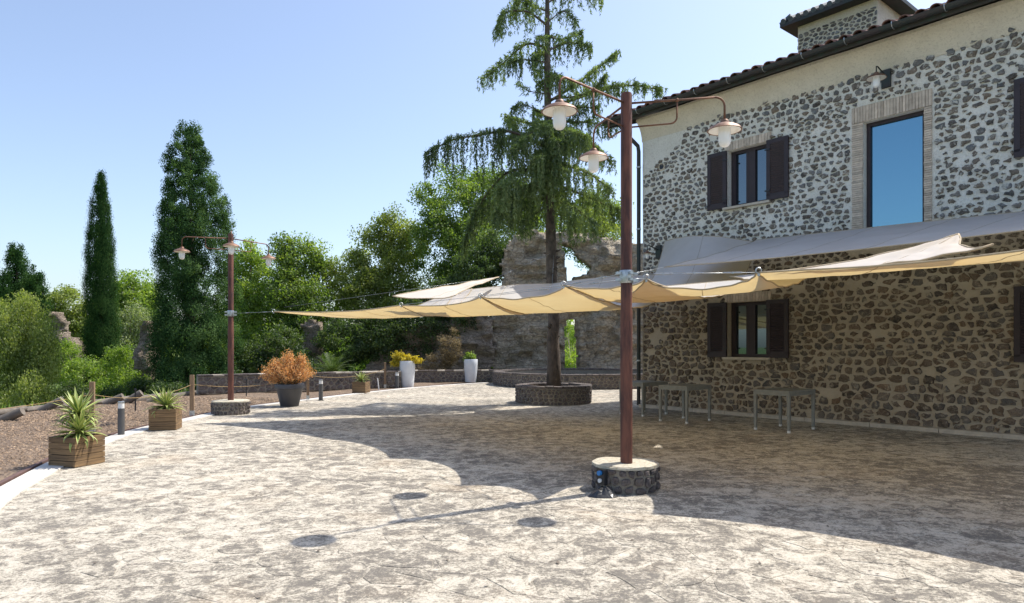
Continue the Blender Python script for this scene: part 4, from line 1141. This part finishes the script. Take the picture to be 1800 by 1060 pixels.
def tree(name, label, cat, blobs, nc, nl, csize, lsize, lmat, trunk=None, tr=.15, bark='twig', seed=1, shell=.5, group=None, limbs=24, aspect=.6, squash=.75, up=None, bias=.35, crown='crown'):
    """blobs given as (px, py, d, rx_px, ry_px[, depth factor])"""
    bl = []
    for b in blobs:
        c = at(b[0], b[1], b[2]); rx = b[3]/F*b[2]; rz_ = b[4]/F*b[2]; ry = rx*(b[5] if len(b) > 5 else .9)
        bl.append((np.array(c), (rx, ry, rz_)))
    base = V((trunk[0], trunk[1], gz_(trunk[0], trunk[1])-.1)) if trunk else V((bl[0][0][0], bl[0][0][1], gz_(bl[0][0][0], bl[0][0][1])-.1))
    t = thing(name, label, cat, base, 0, group); bo = np.array(base)
    bl = [(c-bo, r_) for c, r_ in bl]
    P_, T_, N_, Cc = clumps(bl, nc, nl, csize, seed, shell, squash)
    leafmesh(crown, P_, lsize, lmat, t, N_, bias, aspect, T_, up, seed)
    rr = random.Random(seed); m = MB(); top = max(bl, key=lambda b: b[0][2]+b[1][2]); tp = V(top[0])+V((0, 0, top[1][2]*.5))
    tpts = [V((0, 0, 0)).lerp(tp, s)+V((math.sin(s*5+seed)*.12*s*(1-s)*4*tr*6, 0, 0)) for s in np.linspace(0, 1, 7)]
    m.tube(tpts, [tr*(1-s*.85) for s in np.linspace(0, 1, 7)], 8)
    for k in range(min(limbs, len(Cc))):
        q = V(Cc[rr.randrange(len(Cc))]); s0 = min(.92, max(.15, q.z/max(tp.z, .1)*.6)); a = V((0, 0, 0)).lerp(tp, s0)
        mid = a.lerp(q, .5)+V((0, 0, -.06*(q-a).length)); m.tube([a, mid, q], [tr*.3*(1-s0*.5)+.008, tr*.17+.006, .005], 5)
    m.build('trunk', M[bark], t, True)
    return t

# ------------------------------------------------------------------ the weeping spruce
def spruce():
    t = thing('spruce_tree', 'tall weeping spruce growing from the round planter', 'tree', TREE, 0); D = TREE.y
    def L(px, py, dy=0): q = at(px, py, D+dy); return q-TREE
    tp = [(973, 690), (974, 640), (972, 600), (974, 560), (970, 500), (969, 440), (967, 380), (965, 300), (963, 200), (962, 100), (962, 0), (962, -60), (963, -120), (963, -175)]
    rad = [.22, .19, .17, .165, .155, .15, .14, .125, .105, .085, .06, .045, .03, .01]
    m = MB(); tv = [L(*q) for q in tp]; tv[0].z = .25; m.tube(tv, rad, 12)
    for k in range(34):                               # stub knots
        py = random.uniform(400, 670); a_ = random.random()*6.28; c = L(970, py); m.tube([c+V((math.cos(a_)*.12, math.sin(a_)*.12, 0)), c+V((math.cos(a_)*.24, math.sin(a_)*.24, .02))], [.04, .015], 6)
    m.build('trunk', M['bark'], t, True)
    def trunk_at(py):
        for (a, b) in zip(tp, tp[1:]):
            if b[1] <= py <= a[1]:
                s = (a[1]-py)/(a[1]-b[1]); return L(a[0]+(b[0]-a[0])*s, py)
        return L(962, py)
    br = MB(); rr = random.Random(3)
    # (start y, [via points px,py,depth], curtain length, density)
    B = [(-100, [(930, -75, .3)], .30, .8), (-80, [(1000, -60, -.2)], .3, .8), (-50, [(915, -20, -.2)], .4, 1), (-40, [(1010, -35, .3), (1050, -25, .4)], .4, 1),
         (-10, [(925, -5, .3), (900, 22, .4)], .45, 1.1), (5, [(1000, -12, .2), (1055, -2, .3)], .45, 1.1), (45, [(925, 20, -.3), (885, 25, -.4), (872, 60, -.5)], .5, 1.25),
         (40, [(990, 20, .0), (1012, 35, 0)], .4, .9), (85, [(925, 78, .2), (880, 115, .3), (850, 138, .4)], .50, 1.4), (90, [(1000, 75, .3), (1040, 85, .3)], .5, 1.3),
         (75, [(950, 70, -.7)], .4, 1), (120, [(945, 130, .8)], .4, .8), (150, [(985, 140, -.6)], .45, 1),
         (180, [(1010, 150, .3), (1050, 120, .5), (1085, 95, .6)], .30, 1.1), (175, [(1030, 165, -.3), (1062, 138, -.4)], .4, 1.2), (190, [(1040, 165, .9), (1100, 150, 1.1), (1160, 158, 1.3)], .35, 1.3),
         (165, [(930, 160, .3), (912, 148, .4)], .2, .4), (205, [(925, 185, -.3), (905, 190, -.4)], .35, 1), (255, [(915, 238, .1), (900, 215, .2)], .4, 1),
         (262, [(900, 232, -.5), (850, 236, -.8), (790, 248, -1.0), (748, 272, -1.2)], .95, 2.2), (250, [(905, 245, .4), (880, 250, .5)], .6, 1.2),
         (300, [(900, 300, .3), (860, 335, .5), (832, 385, .7), (815, 430, .8)], .8, 1.9), (320, [(915, 335, -.8), (870, 375, -1.1)], .8, 1.7),
         (230, [(1010, 235, -.5), (1050, 262, -.9)], .7, 1.5), (250, [(1020, 255, .7), (1075, 285, 1.0)], .6, 1.4), (290, [(1025, 300, -.4), (1075, 335, -.7)], .8, 1.7),
         (320, [(1030, 345, .5), (1088, 372, .8)], .7, 1.5), (350, [(1010, 365, -.8), (1045, 395, -1.2)], .7, 1.4), (345, [(930, 360, .6), (895, 385, .9)], .8, 1.4),
         (220, [(955, 225, -1.2)], .75, 1.6), (240, [(985, 250, -1.3)], .8, 1.6), (270, [(940, 280, -1.4)], .9, 1.8), (290, [(990, 300, -1.3)], .9, 1.8),
         (310, [(950, 320, -1.2)], .8, 1.6), (205, [(950, 205, 1.1)], .6, 1.3), (260, [(990, 262, 1.4)], .7, 1.4), (300, [(945, 300, 1.4)], .7, 1.4), (340, [(985, 350, 1.1)], .6, 1.2),
         (130, [(975, 135, -.5), (1010, 150, -.7)], .5, 1.3), (60, [(985, 70, .6), (1020, 60, .8)], .4, 1.0), (110, [(925, 105, -.6), (895, 110, -.8)], .45, 1.2), (205, [(1010, 190, -.2), (1050, 190, -.3)], .55, 1.5),
         (215, [(1030, 215, .4), (1075, 225, .6)], .5, 1.4), (225, [(920, 215, .6), (890, 205, .8)], .45, 1.2), (20, [(935, 10, .5), (905, 0, .6)], .4, 1.1), (100, [(950, 100, 1.0)], .5, 1), (150, [(950, 150, .5)], .5, 1.1),
         (375, [(1000, 382, -.3), (1008, 392, -.4)], .85, 1.1), (360, [(935, 380, -.2), (915, 395, -.3)], .55, .9), (215, [(925, 240, -1.0), (905, 262, -1.3)], .8, 1.6),
         (215, [(1000, 230, -1.0), (1030, 240, -1.4)], .7, 1.5), (330, [(900, 345, 1.2), (860, 365, 1.5)], .7, 1.3), (280, [(905, 310, -1.1), (880, 330, -1.5)], .9, 1.7)]
    P_, T_, A_ = [], [], []
    for sy, via, cur, dens in B:
        bt = rr.uniform(-.15, .35)
        pts_ = [trunk_at(sy)]+[L(*v) for v in via]
        if len(pts_) == 2: pts_.insert(1, pts_[0].lerp(pts_[1], .5)+V((0, 0, .1)))
        sm = cr(pts_, 6); Ls = sum((a-b).length for a, b in zip(sm, sm[1:])); nb = len(sm)
        br.tube(sm, [.034*(1-.8*i/nb)*min(1.3, Ls/1.8) for i in range(nb)], 6)
        ns = int(Ls*27*min(dens, 1.5)*(.92 if dens > 1.3 else 1.05))
        for k in range(ns):
            s = .12+.88*rr.random()**.8; i = min(int(s*(nb-1)), nb-2); f = s*(nb-1)-i; p = sm[i].lerp(sm[i+1], f); d = (sm[i+1]-sm[i]).normalized()
            side = d.cross(V((0, 0, 1))); side = side.normalized() if side.length > .1 else V((0, 1, 0))
            # side branchlet then hanging strand
            wdt = .42*(1-.65*s)*min(1, Ls/1.2)+.06; off = side*rr.uniform(-wdt, wdt)+d*rr.uniform(0, .15)+V((0, 0, rr.uniform(-.04, .08)))
            q = p+off; ln = cur*1.25*rr.uniform(.2, 1.15)*(.55+.45*math.sin(PI*min(1, s+.15)))
            path = [p, p.lerp(q, .6)+V((0, 0, .03)), q, q+V((rr.uniform(-.04, .04), rr.uniform(-.04, .04), -ln*.5)), q+V((rr.uniform(-.07, .07), rr.uniform(-.07, .07), -ln))]
            segs = [(a, b, (b-a).length) for a, b in zip(path, path[1:])]; tn = rr.uniform(.1, .7)+bt
            for a, b, l in segs:
                n_ = int(l/.017)+1
                for _ in range(n_):
                    P_.append(tuple(a.lerp(b, rr.random()))); dd = (b-a)/(l+1e-6); A_.append(tuple(dd)); T_.append(tn+rr.uniform(-.2, .25))
        # sprays along the branch itself
        for k in range(int(Ls*60)):
            s = .25+.75*rr.random(); i = min(int(s*(nb-1)), nb-2); p = sm[i].lerp(sm[i+1], rr.random()); d = (sm[i+1]-sm[i]).normalized()
            P_.append(tuple(p+V((rr.gauss(0, .05), rr.gauss(0, .05), rr.gauss(0.02, .04))))); A_.append(tuple(d)); T_.append(rr.uniform(.3, .9))
    br.build('branches', M['bark'], t, True)
    P_ = np.array(P_); A_ = np.array(A_); T_ = np.array(T_); r = np.random.default_rng(5); n_ = len(P_)
    print('spruce tufts', n_)
    a = A_*.9+r.normal(size=(n_, 3))*.45; a /= np.linalg.norm(a, axis=1)[:, None]
    b = np.cross(a, r.normal(size=(n_, 3))); b /= np.linalg.norm(b, axis=1)[:, None]
    s = r.uniform(.035, .085, n_)[:, None]; w_ = s*.42
    P_ = P_+r.normal(size=(n_, 3))*.014
    v = np.empty((n_, 3, 3)); v[:, 0] = P_-b*w_*.5; v[:, 1] = P_+b*w_*.5; v[:, 2] = P_+a*s*1.4
    me = bpy.data.meshes.new('needles'); me.vertices.add(n_*3); me.vertices.foreach_set('co', v.reshape(-1).astype(np.float32)); me.loops.add(n_*3)
    me.loops.foreach_set('vertex_index', np.arange(n_*3, dtype=np.int32)); me.polygons.add(n_); me.polygons.foreach_set('loop_start', np.arange(0, n_*3, 3, dtype=np.int32))
    at_ = me.attributes.new('tint', 'FLOAT', 'POINT'); at_.data.foreach_set('value', np.repeat(np.clip(T_, 0, 1), 3).astype(np.float32))
    me.materials.append(M['l_spruce']); me.update(calc_edges=True); link('needles', me, t)
spruce()

# ------------------------------------------------------------------ conifers at the left
def cone_tree(name, label, px, d, ytop, ybase, prof, nl, nc, csize, lsize, lmat, seed, upf=.5, squash=1.2):
    """prof: list of (fraction from base, left halfwidth px, right halfwidth px)"""
    X = (px-900)/F*d; base = V((X, d, gz_(X, d)-.1)); t = thing(name, label, 'tree', base); r = np.random.default_rng(seed)
    H = EYE+(HZ-ytop)/F*d-base.z; z0 = max(.0, EYE+(HZ-ybase)/F*d-base.z)
    fr = np.array([p[0] for p in prof]); hl = np.array([p[1] for p in prof])/F*d; hr = np.array([p[2] for p in prof])/F*d
    wgt = np.interp(np.linspace(0, 1, 400), fr, (hl+hr)/2); cdf = np.cumsum(wgt+.05); cdf /= cdf[-1]
    f = np.interp(r.random(nc), cdf, np.linspace(0, 1, 400)); a = r.random(nc)*2*PI
    W = np.where(np.cos(a) < 0, np.interp(f, fr, hl), np.interp(f, fr, hr)); rr = np.where(r.random(nc) < .25, r.random(nc)*.7, .78+.26*r.random(nc))
    W = W*(.93+.12*np.sin(f*37+a*2)*r.random(nc))
    cx = np.cos(a)*W*rr; cy = np.sin(a)*W*rr; cz = z0+(H-z0)*f; cs = np.maximum(csize*r.uniform(.6, 1.4, nc)*(1-.5*f), .1)
    per = nl//nc; g = r.normal(size=(nc, per, 3)); g /= np.linalg.norm(g, axis=2)[:, :, None]; g *= r.random((nc, per, 1))**.5
    pp = np.stack([cx, cy, cz-cs*.5], 1)[:, None, :]+g*cs[:, None, None]*np.array([.8, .8, squash]); tn = r.uniform(.0, .9, nc)[:, None]+r.uniform(-.2, .25, (nc, per))
    dn = np.stack([np.cos(a), np.sin(a), np.full(nc, .4)], 1)[:, None, :]+g*.7; dn = dn.reshape(-1, 3); dn /= np.linalg.norm(dn, axis=1)[:, None]
    leafmesh('crown', pp.reshape(-1, 3), lsize, lmat, t, dn, .75, .6, tn.reshape(-1), ((0, 0, 1), upf), seed)
    m = MB(); m.tube([(0, 0, 0), (0, 0, H*.5), (0, 0, H*.93)], [.02*H, .012*H, .01], 8); m.build('trunk', M['bark'], t, True)
cone_tree('conifer_tree', 'big broad dark conifer rising behind distant lamp post', 335, 30, 212, 700, [(0, 68, 92), (.12, 70, 92), (.3, 64, 84), (.5, 56, 78), (.62, 52, 76), (.72, 46, 64), (.84, 40, 36), (.92, 34, 22), (.985, 22, 14), (1, 8, 6)], 230000, 1500, .46, .068, M['l_cedar'], 21, .35, 1.0)
cone_tree('cypress_tree', 'slim columnar dark cypress left of the big conifer', 178, 38, 303, 712, [(0, 26, 26), (.2, 28, 27), (.4, 27, 26), (.6, 25, 22), (.75, 22, 18), (.88, 16, 12), (.96, 9, 7), (1, 3, 3)], 150000, 1700, .40, .062, M['l_cypress'], 22, .8, 1.9)
cone_tree('cypress_tree', 'dark shaggy cypress near the left edge behind birches', 30, 50, 426, 640, [(0, 46, 46), (.2, 44, 46), (.5, 36, 40), (.7, 26, 28), (.85, 20, 16), (.95, 14, 10), (1, 6, 5)], 60000, 500, .75, .11, M['l_cypress'], 23, .6, 1.2)
cone_tree('cypress_tree', 'shorter dark cypress crown beside the shaggy left one', 64, 49, 466, 640, [(0, 26, 26), (.4, 24, 24), (.7, 18, 18), (.9, 12, 12), (1, 5, 5)], 26000, 260, .7, .11, M['l_cypress'], 24, .6, 1.2)

# broadleaf trees, near to far
tree('round_tree', 'round light green tree between cypress and big conifer', 'tree', [(235, 520, 62, 36, 42), (215, 545, 62, 25, 30), (255, 545, 61, 25, 30)], 150, 16000, .9, .22, M['l_bright'], (-34.3, 62), .3, seed=31)
tree('willow_tree', 'pale silvery bush below the round light green tree', 'tree', [(230, 580, 52, 38, 42), (205, 610, 51, 30, 40), (262, 600, 52, 20, 40)], 160, 20000, .6, .13, M['l_pale'], (-29, 52), .2, seed=32)
tree('round_tree', 'olive green tree between left cypresses and slim cypress', 'tree', [(112, 545, 58, 42, 42), (85, 565, 57, 30, 40), (140, 580, 58, 22, 50)], 170, 18000, .8, .19, M['l_olive'], (-38, 58), .3, seed=33)
tree('birch_tree', 'drooping yellow green birch at the left edge of the picture', 'tree', [(20, 630, 27, 42, 80), (52, 620, 27.5, 36, 95), (5, 580, 28, 35, 50), (40, 700, 26, 45, 40), (78, 650, 27, 22, 75), (40, 560, 28, 20, 40)], 420, 60000, .36, .075, M['l_olive'], (-19.2, 27.5), .09, 'birchbark', seed=34, up=((0, 0, -1), .6), squash=1.5)
m = MB(); bb = V((-20.2, 26.6, -2))
tree('shrub', 'bright green undergrowth around the foot of slim cypress', 'shrub', [(215, 650, 34, 30, 40), (150, 668, 36, 34, 35), (240, 680, 32, 25, 24), (120, 640, 40, 25, 40)], 200, 22000, .45, .10, M['l_bright'], (-20, 33), .06, seed=35, crown='foliage')
tree('shrub', 'dark green shrubs filling the dip behind the gravel', 'shrub', [(255, 690, 28, 30, 22), (130, 692, 30, 30, 16), (200, 697, 29, 30, 15), (300, 690, 27, 26, 18)], 120, 14000, .35, .08, M['l_dark'], (-14.9, 27.5), .05, seed=36, crown='foliage')
tree('tree', 'bright leafy tree directly right of the big conifer', 'tree', [(440, 480, 38, 32, 65), (420, 550, 37, 32, 60), (462, 560, 37, 36, 60), (450, 620, 36, 40, 50)], 280, 34000, .6, .13, M['l_bright'], (-14.2, 37.5), .18, seed=37)
tree('tree', 'leafy tree with forked top left of the sails', 'tree', [(525, 470, 37, 36, 50), (500, 520, 36, 38, 50), (545, 540, 36, 38, 50), (560, 455, 37, 14, 28), (500, 440, 37, 22, 26), (520, 610, 35, 48, 50)], 320, 40000, .55, .125, M['l_broad'], (-11, 36.5), .2, seed=38)
tree('tree', 'loose olive tinted tree above the left part of the sails', 'tree', [(600, 500, 38, 36, 50), (650, 455, 38, 36, 60), (690, 418, 38, 34, 48), (640, 520, 37, 48, 50), (720, 430, 38, 28, 40), (700, 500, 37, 50, 60)], 420, 46000, .55, .125, M['l_olive'], (-7.2, 38), .2, seed=39, shell=.3)
tree('tree', 'big dense green tree behind the drooping spruce branch', 'tree', [(795, 365, 37, 62, 78), (850, 350, 38, 50, 60), (900, 400, 39, 50, 90), (770, 440, 36, 45, 70), (830, 460, 36, 55, 70), (960, 420, 41, 50, 80), (1050, 400, 42, 50, 70)], 620, 76000, .6, .13, M['l_broad'], (-2.4, 38), .25, seed=40)
tree('ivy_bush', 'dark ivy covered bush hanging over ruin below the sails', 'bush', [(800, 540, 34, 60, 60), (740, 570, 33.5, 60, 55), (680, 590, 33.5, 60, 50), (620, 600, 33.5, 55, 50), (840, 500, 34, 42, 70), (870, 450, 34.6, 28, 45)], 700, 84000, .42, .10, M['l_dark'], (-5, 34), .12, seed=41)
tree('ivy_bush', 'darker leafy bush at the foot of big conifer', 'bush', [(440, 640, 31.5, 40, 40), (490, 625, 32, 50, 45), (400, 660, 30, 20, 30), (545, 655, 31, 25, 20)], 260, 30000, .38, .09, M['l_dark'], (-12, 31.6), .1, seed=42)
tree('bush', 'sunlit green bush on top of ruin right of spruce trunk', 'bush', [(1065, 420, 35, 34, 34), (1040, 395, 36, 30, 30), (1085, 460, 34.5, 22, 22)], 110, 11000, .35, .09, M['l_olive'], (4.6, 35.5), .06, seed=43)
tree('bush', 'pale green bush seen through the ruined arch', 'bush', [(1003, 640, 46, 26, 22), (1000, 600, 60, 34, 34)], 80, 11000, .6, .13, M['l_bright'], (4, 46), .08, seed=44)
tree('bush', 'dry brownish climber on the wall between the white planters', 'bush', [(790, 610, 31.4, 16, 34), (770, 640, 31.3, 20, 18), (745, 655, 31.2, 16, 10)], 90, 8000, .25, .06, M['l_dry'], (-3, 31.5), .03, seed=45)
# far wood line
def wood():
    r = np.random.default_rng(9); Ps = []; Ts = []
    for k in range(240):
        a_ = math.radians(-62+124*k/240+r.uniform(-.3, .3)); R2 = r.uniform(95, 150); c = np.array([math.sin(a_)*R2, math.cos(a_)*R2, r.uniform(0, 2.2)]); rad = r.uniform(3, 6)
        g = r.normal(size=(330, 3)); g /= np.linalg.norm(g, axis=1)[:, None]; g *= r.random((330, 1))**.3; Ps.append(c+g*rad*np.array([1.3, 1, .9])); Ts.append(r.uniform(.2, .8)+r.uniform(-.2, .2, 330))
    o = leafmesh('far_wood', np.concatenate(Ps), .9, M['l_broad'], None, None, .5, .7, np.concatenate(Ts), None, 9); tag(o, 'distant line of green woodland along the horizon', 'wood', kind='stuff')
wood()
# cycad fans
t = thing('cycad_plant', 'dark cycad fan of stiff fronds right of the orange shrub', 'plant', V((-7.0, 26.6, -.05)), 0)
for k in range(34):
    a_ = k*2.4; til = .35+1.0*(k/34); pts_ = [V((math.cos(a_)*math.sin(til*s)*1.25*s, math.sin(a_)*math.sin(til*s)*1.25*s, .3+1.15*s*math.cos(til*s))) for s in np.linspace(0, 1, 7)]
    m = MB(); m.tube(pts_, [.012, .011, .010, .009, .007, .005, .003], 4)
    for i in range(26):
        s = .15+.85*i/26; j = min(int(s*6), 5); p = pts_[j].lerp(pts_[j+1], s*6-j); d = (pts_[j+1]-pts_[j]).normalized(); sd_ = d.cross(V((0, 0, 1))).normalized()
        for q in (-1, 1):
            e = p+(sd_*q*.8+d*.5)*.17; m.add([p-d*.008, p+d*.012, e], [(0, 1, 2)])
    m.build('frond', M['l_dark'], t)

# pots
def pot(loc, name, prof, mat, label, soilr, soilz, group=None, n_=32):
    t = thing(name, label, 'planter', loc, 0, group); m = MB(); m.lathe(prof, (0, 0, 0), n_); m.build('body', M[mat], t, 2)
    m = MB(); m.lathe([(0, soilz+.01), (soilr, soilz)], (0, 0, 0), 20); m.f = [f for f in m.f if len(f) == 4]; m.build('soil', M['soil'], t)
PO = G(509, 714)
pot(PO, 'plant_pot', [(.22, 0), (.23, .01), (.33, .44), (.345, .46), (.375, .47), (.385, .57), (.375, .585), (.34, .575), (.335, .50)], 'charcoal', 'large dark grey round pot holding the orange shrub', .335, .52)
PW1 = G(716, 680.3); PW2 = G(827.5, 671.8)
prof = [(.235, 0), (.245, .01), (.275, .4), (.30, .75), (.305, 1.0), (.295, 1.015), (.275, 1.0), (.27, .9)]
pot(PW1, 'tall_planter', prof, 'whitepot', 'tall white planter with yellow shrub', .27, .93, 'tall pale conical planters')
pot(PW2, 'tall_planter', prof, 'whitepot', 'tall white planter with small green plant near the ruin', .27, .93, 'tall pale conical planters')
def spray_plant(name, label, loc, blobs, nb, per, ls, mat, seed, stem='twig', spread=(1, 1)):
    t = thing(name, label, 'plant', loc); r = random.Random(seed); P_ = []; T_ = []; A_ = []; m = MB()
    for k in range(nb):
        c, rad = blobs[r.randrange(len(blobs))]; d = V((r.gauss(0, 1), r.gauss(0, 1), r.gauss(0, 1))).normalized()*r.random()**.3
        e = V(c)+V((d.x*rad[0], d.y*rad[1], d.z*rad[2])); b = V((e.x*.12, e.y*.12, 0)); mid = b.lerp(e, .5)+V((e.x*.05, e.y*.05, .05)); m.tube([b, mid, e], [.008, .005, .002], 4, False)
        tn = r.uniform(.2, .8)
        for i in range(per):
            s = .35+.65*r.random(); p = (b.lerp(mid, s*2) if s < .5 else mid.lerp(e, s*2-1))+V((r.gauss(0, .035), r.gauss(0, .035), r.gauss(0, .035))); P_.append(tuple(p)); T_.append(tn+r.uniform(-.25, .25))
    m.build('stems', M[stem], t)
    leafmesh('foliage', np.array(P_), ls, M[mat], t, None, .3, .5, np.array(T_), None, seed)
spray_plant('orange_shrub', 'feathery dry orange shrub in the dark grey pot', PO+V((0, 0, .5)), [((-.1, 0, .42), (.55, .5, .33)), ((.3, 0, .42), (.42, .4, .30)), ((-.45, 0, .38), (.36, .35, .26)), ((-.05, 0, .78), (.16, .25, .26)), ((.32, 0, .70), (.14, .2, .2)), ((-.4, 0, .62), (.14, .2, .18))], 300, 60, .038, 'l_orange', 51)
spray_plant('yellow_shrub', 'golden yellow shrub spilling from the tall white planter', PW1+V((0, 0, .92)), [((0, 0, .20), (.45, .3, .2)), ((-.38, 0, .28), (.28, .25, .22)), ((.42, 0, .12), (.22, .2, .1)), ((-.5, 0, -.02), (.15, .15, .14))], 120, 50, .075, 'l_yellow', 52)
spray_plant('green_plant', 'small bushy green plant in the farther white planter', PW2+V((0, 0, .92)), [((0, 0, .25), (.26, .24, .2)), ((-.12, 0, .1), (.25, .2, .15))], 90, 36, .075, 'l_bright', 53)

# ------------------------------------------------------------------ ruins of tuff
def ruin(name, label, d, outline, holes, thick, mat, seed, step=.11, amp=.42, d2=None, cat='ruin'):
    """outline and holes in px polygons; slab at distance d, displaced front"""
    def inpoly(x, y, pl):
        c = False; n_ = len(pl)
        for i in range(n_):
            a, b = pl[i], pl[(i+1) % n_]
            if (a[1] > y) != (b[1] > y) and x < (b[0]-a[0])*(y-a[1])/(b[1]-a[1])+a[0]: c = not c
        return c
    W_ = lambda px, py: ((px-900)/F*d, EYE+(HZ-py)/F*d)
    ol = [W_(*p) for p in outline]; hs = [[W_(*p) for p in h] for h in holes]
    x0, x1 = min(p[0] for p in ol), max(p[0] for p in ol); z0, z1 = -.6, max(p[1] for p in ol)+.3
    nx_ = int((x1-x0+.6)/step)+1; nz_ = int((z1-z0)/step)+1; inc = {}
    for i in range(nx_):
        for j in range(nz_):
            x = x0-.3+(i+.5)*step; z = z0+(j+.5)*step; w1 = noise.noise(V((x*1.1, z*1.1, seed)))*.22+noise.noise(V((x*3.1, z*3.1, seed)))*.1
            if inpoly(x+w1, z+w1*.8, ol) and not any(inpoly(x+w1*.6, z-w1*.6, h) for h in hs): inc[(i, j)] = 1
    t = thing(name, label, cat, V(((x0+x1)/2, d, 0))); ox = (x0+x1)/2
    vid = {}; vs = []
    def vert(i, j, b):
        k = (i, j, b)
        if k not in vid:
            x = x0-.3+i*step; z = z0+j*step
            crs = math.floor(z/.42+.5*noise.noise(V((x*.5, 0, seed)))); blk = noise.cell(V((math.floor(x/.8+crs*.37), crs, seed)))
            n_ = amp*noise.fractal(V((x*.55, z*.8, seed+b*7)), .8, 2.1, 6)+.22*(blk-.5)-(.10 if abs((z/.42+.5*noise.noise(V((x*.5, 0, seed))))%1) < .22 else 0)+.12*noise.ridged_multi_fractal(V((x*.8, z*2.2, seed)), 1, 2, 4, 1, 2)*.5
            slope = max(0, (z)/max(z1, 1))*.35
            y = (-thick/2+slope+n_) if b == 0 else (thick/2-slope*.5-n_*.8)
            jx = step*.38*noise.noise(V((x*4, z*4, seed+3))); jz = step*.38*noise.noise(V((x*4, z*4, seed+11)))
            vid[k] = len(vs); vs.append((x+jx-ox, y, z+jz))
        return vid[k]
    fs = []
    for (i, j) in inc:
        fs.append((vert(i, j, 0), vert(i+1, j, 0), vert(i+1, j+1, 0), vert(i, j+1, 0))); fs.append((vert(i, j+1, 1), vert(i+1, j+1, 1), vert(i+1, j, 1), vert(i, j, 1)))
        for di, dj, a, b in ((-1, 0, (0, 0), (0, 1)), (1, 0, (1, 1), (1, 0)), (0, 1, (0, 1), (1, 1)), (0, -1, (1, 0), (0, 0))):
            if (i+di, j+dj) not in inc:
                p, q = (i+a[0], j+a[1]), (i+b[0], j+b[1]); fs.append((vert(*p, 0), vert(*q, 0), vert(*q, 1), vert(*p, 1)))
    m = MB(); m.add(vs, fs, .5); o = m.build('masonry', M[mat], t, True); return t
ruin('ruined_wall', 'tall pale tuff ruin with arch and window hole behind spruce', 34, [(862, 700), (866, 600), (862, 560), (880, 500), (885, 450), (898, 418), (930, 408), (975, 412), (1010, 405), (1060, 418), (1130, 430), (1180, 440), (1180, 700)],
     [[(991, 648), (992, 600), (996, 556), (1008, 562), (1013, 590), (1016, 620), (1012, 648)], [(988, 432), (1004, 436), (1016, 455), (1036, 468), (1034, 482), (1010, 492), (1004, 508), (998, 508), (994, 480)]], 1.3, 'tuff', 4)
ruin('ruined_wall', 'lower brown tuff ruin left of the arch behind white planters', 33.4, [(640, 700), (650, 640), (690, 600), (720, 575), (790, 560), (830, 550), (866, 560), (868, 700)], [], 1.2, 'tuffdark', 14)
ruin('ruined_pillar', 'slim brown ruin pillar among trees below the leftmost sail', 34, [(528, 700), (532, 620), (535, 565), (552, 560), (566, 580), (570, 700)], [], 1.0, 'tuffdark', 24)
ruin('ruined_pillar', 'brown ruin pillar left of the big conifer', 33, [(243, 705), (246, 640), (250, 575), (262, 560), (272, 580), (276, 705)], [], 1.0, 'tuffdark', 34)
ruin('ruined_pillar', 'broken tuff pillar pair left of the slim cypress', 42, [(90, 710), (94, 640), (92, 590), (96, 552), (104, 548), (112, 575), (116, 600), (124, 590), (136, 598), (146, 640), (150, 710)], [], 1.1, 'tuffdark', 44)

# grass at the lower left
r = np.random.default_rng(4); n_ = 26000
gx_ = r.uniform(-22, -11, n_); gy_ = r.uniform(12, 30, n_); keep = []
for x, y in zip(gx_, gy_):
    b_ = min(range(0, len(kl), 12), key=lambda i: (kl[i].x-x)**2+(kl[i].y-y)**2); o_ = (V((x, y, 0))-kl[b_]).dot(kn[b_]); keep.append(o_ > 5.6)
keep = np.array(keep); gx_, gy_ = gx_[keep], gy_[keep]; gzv = np.array([terrain_z(x, y) for x, y in zip(gx_, gy_)])+r.uniform(.05, .45, len(gx_))
o = leafmesh('meadow_grass', np.stack([gx_, gy_, gzv], 1), .3, M['l_grass'], None, None, .3, .16, None, ((0, 0, 1), .8), 4); tag(o, 'bright green long grass below the gravel rim', 'grass', kind='stuff')
print('objects', len(bpy.data.objects), 'tris', sum(len(o.data.polygons) for o in bpy.data.objects if o.type == 'MESH'))
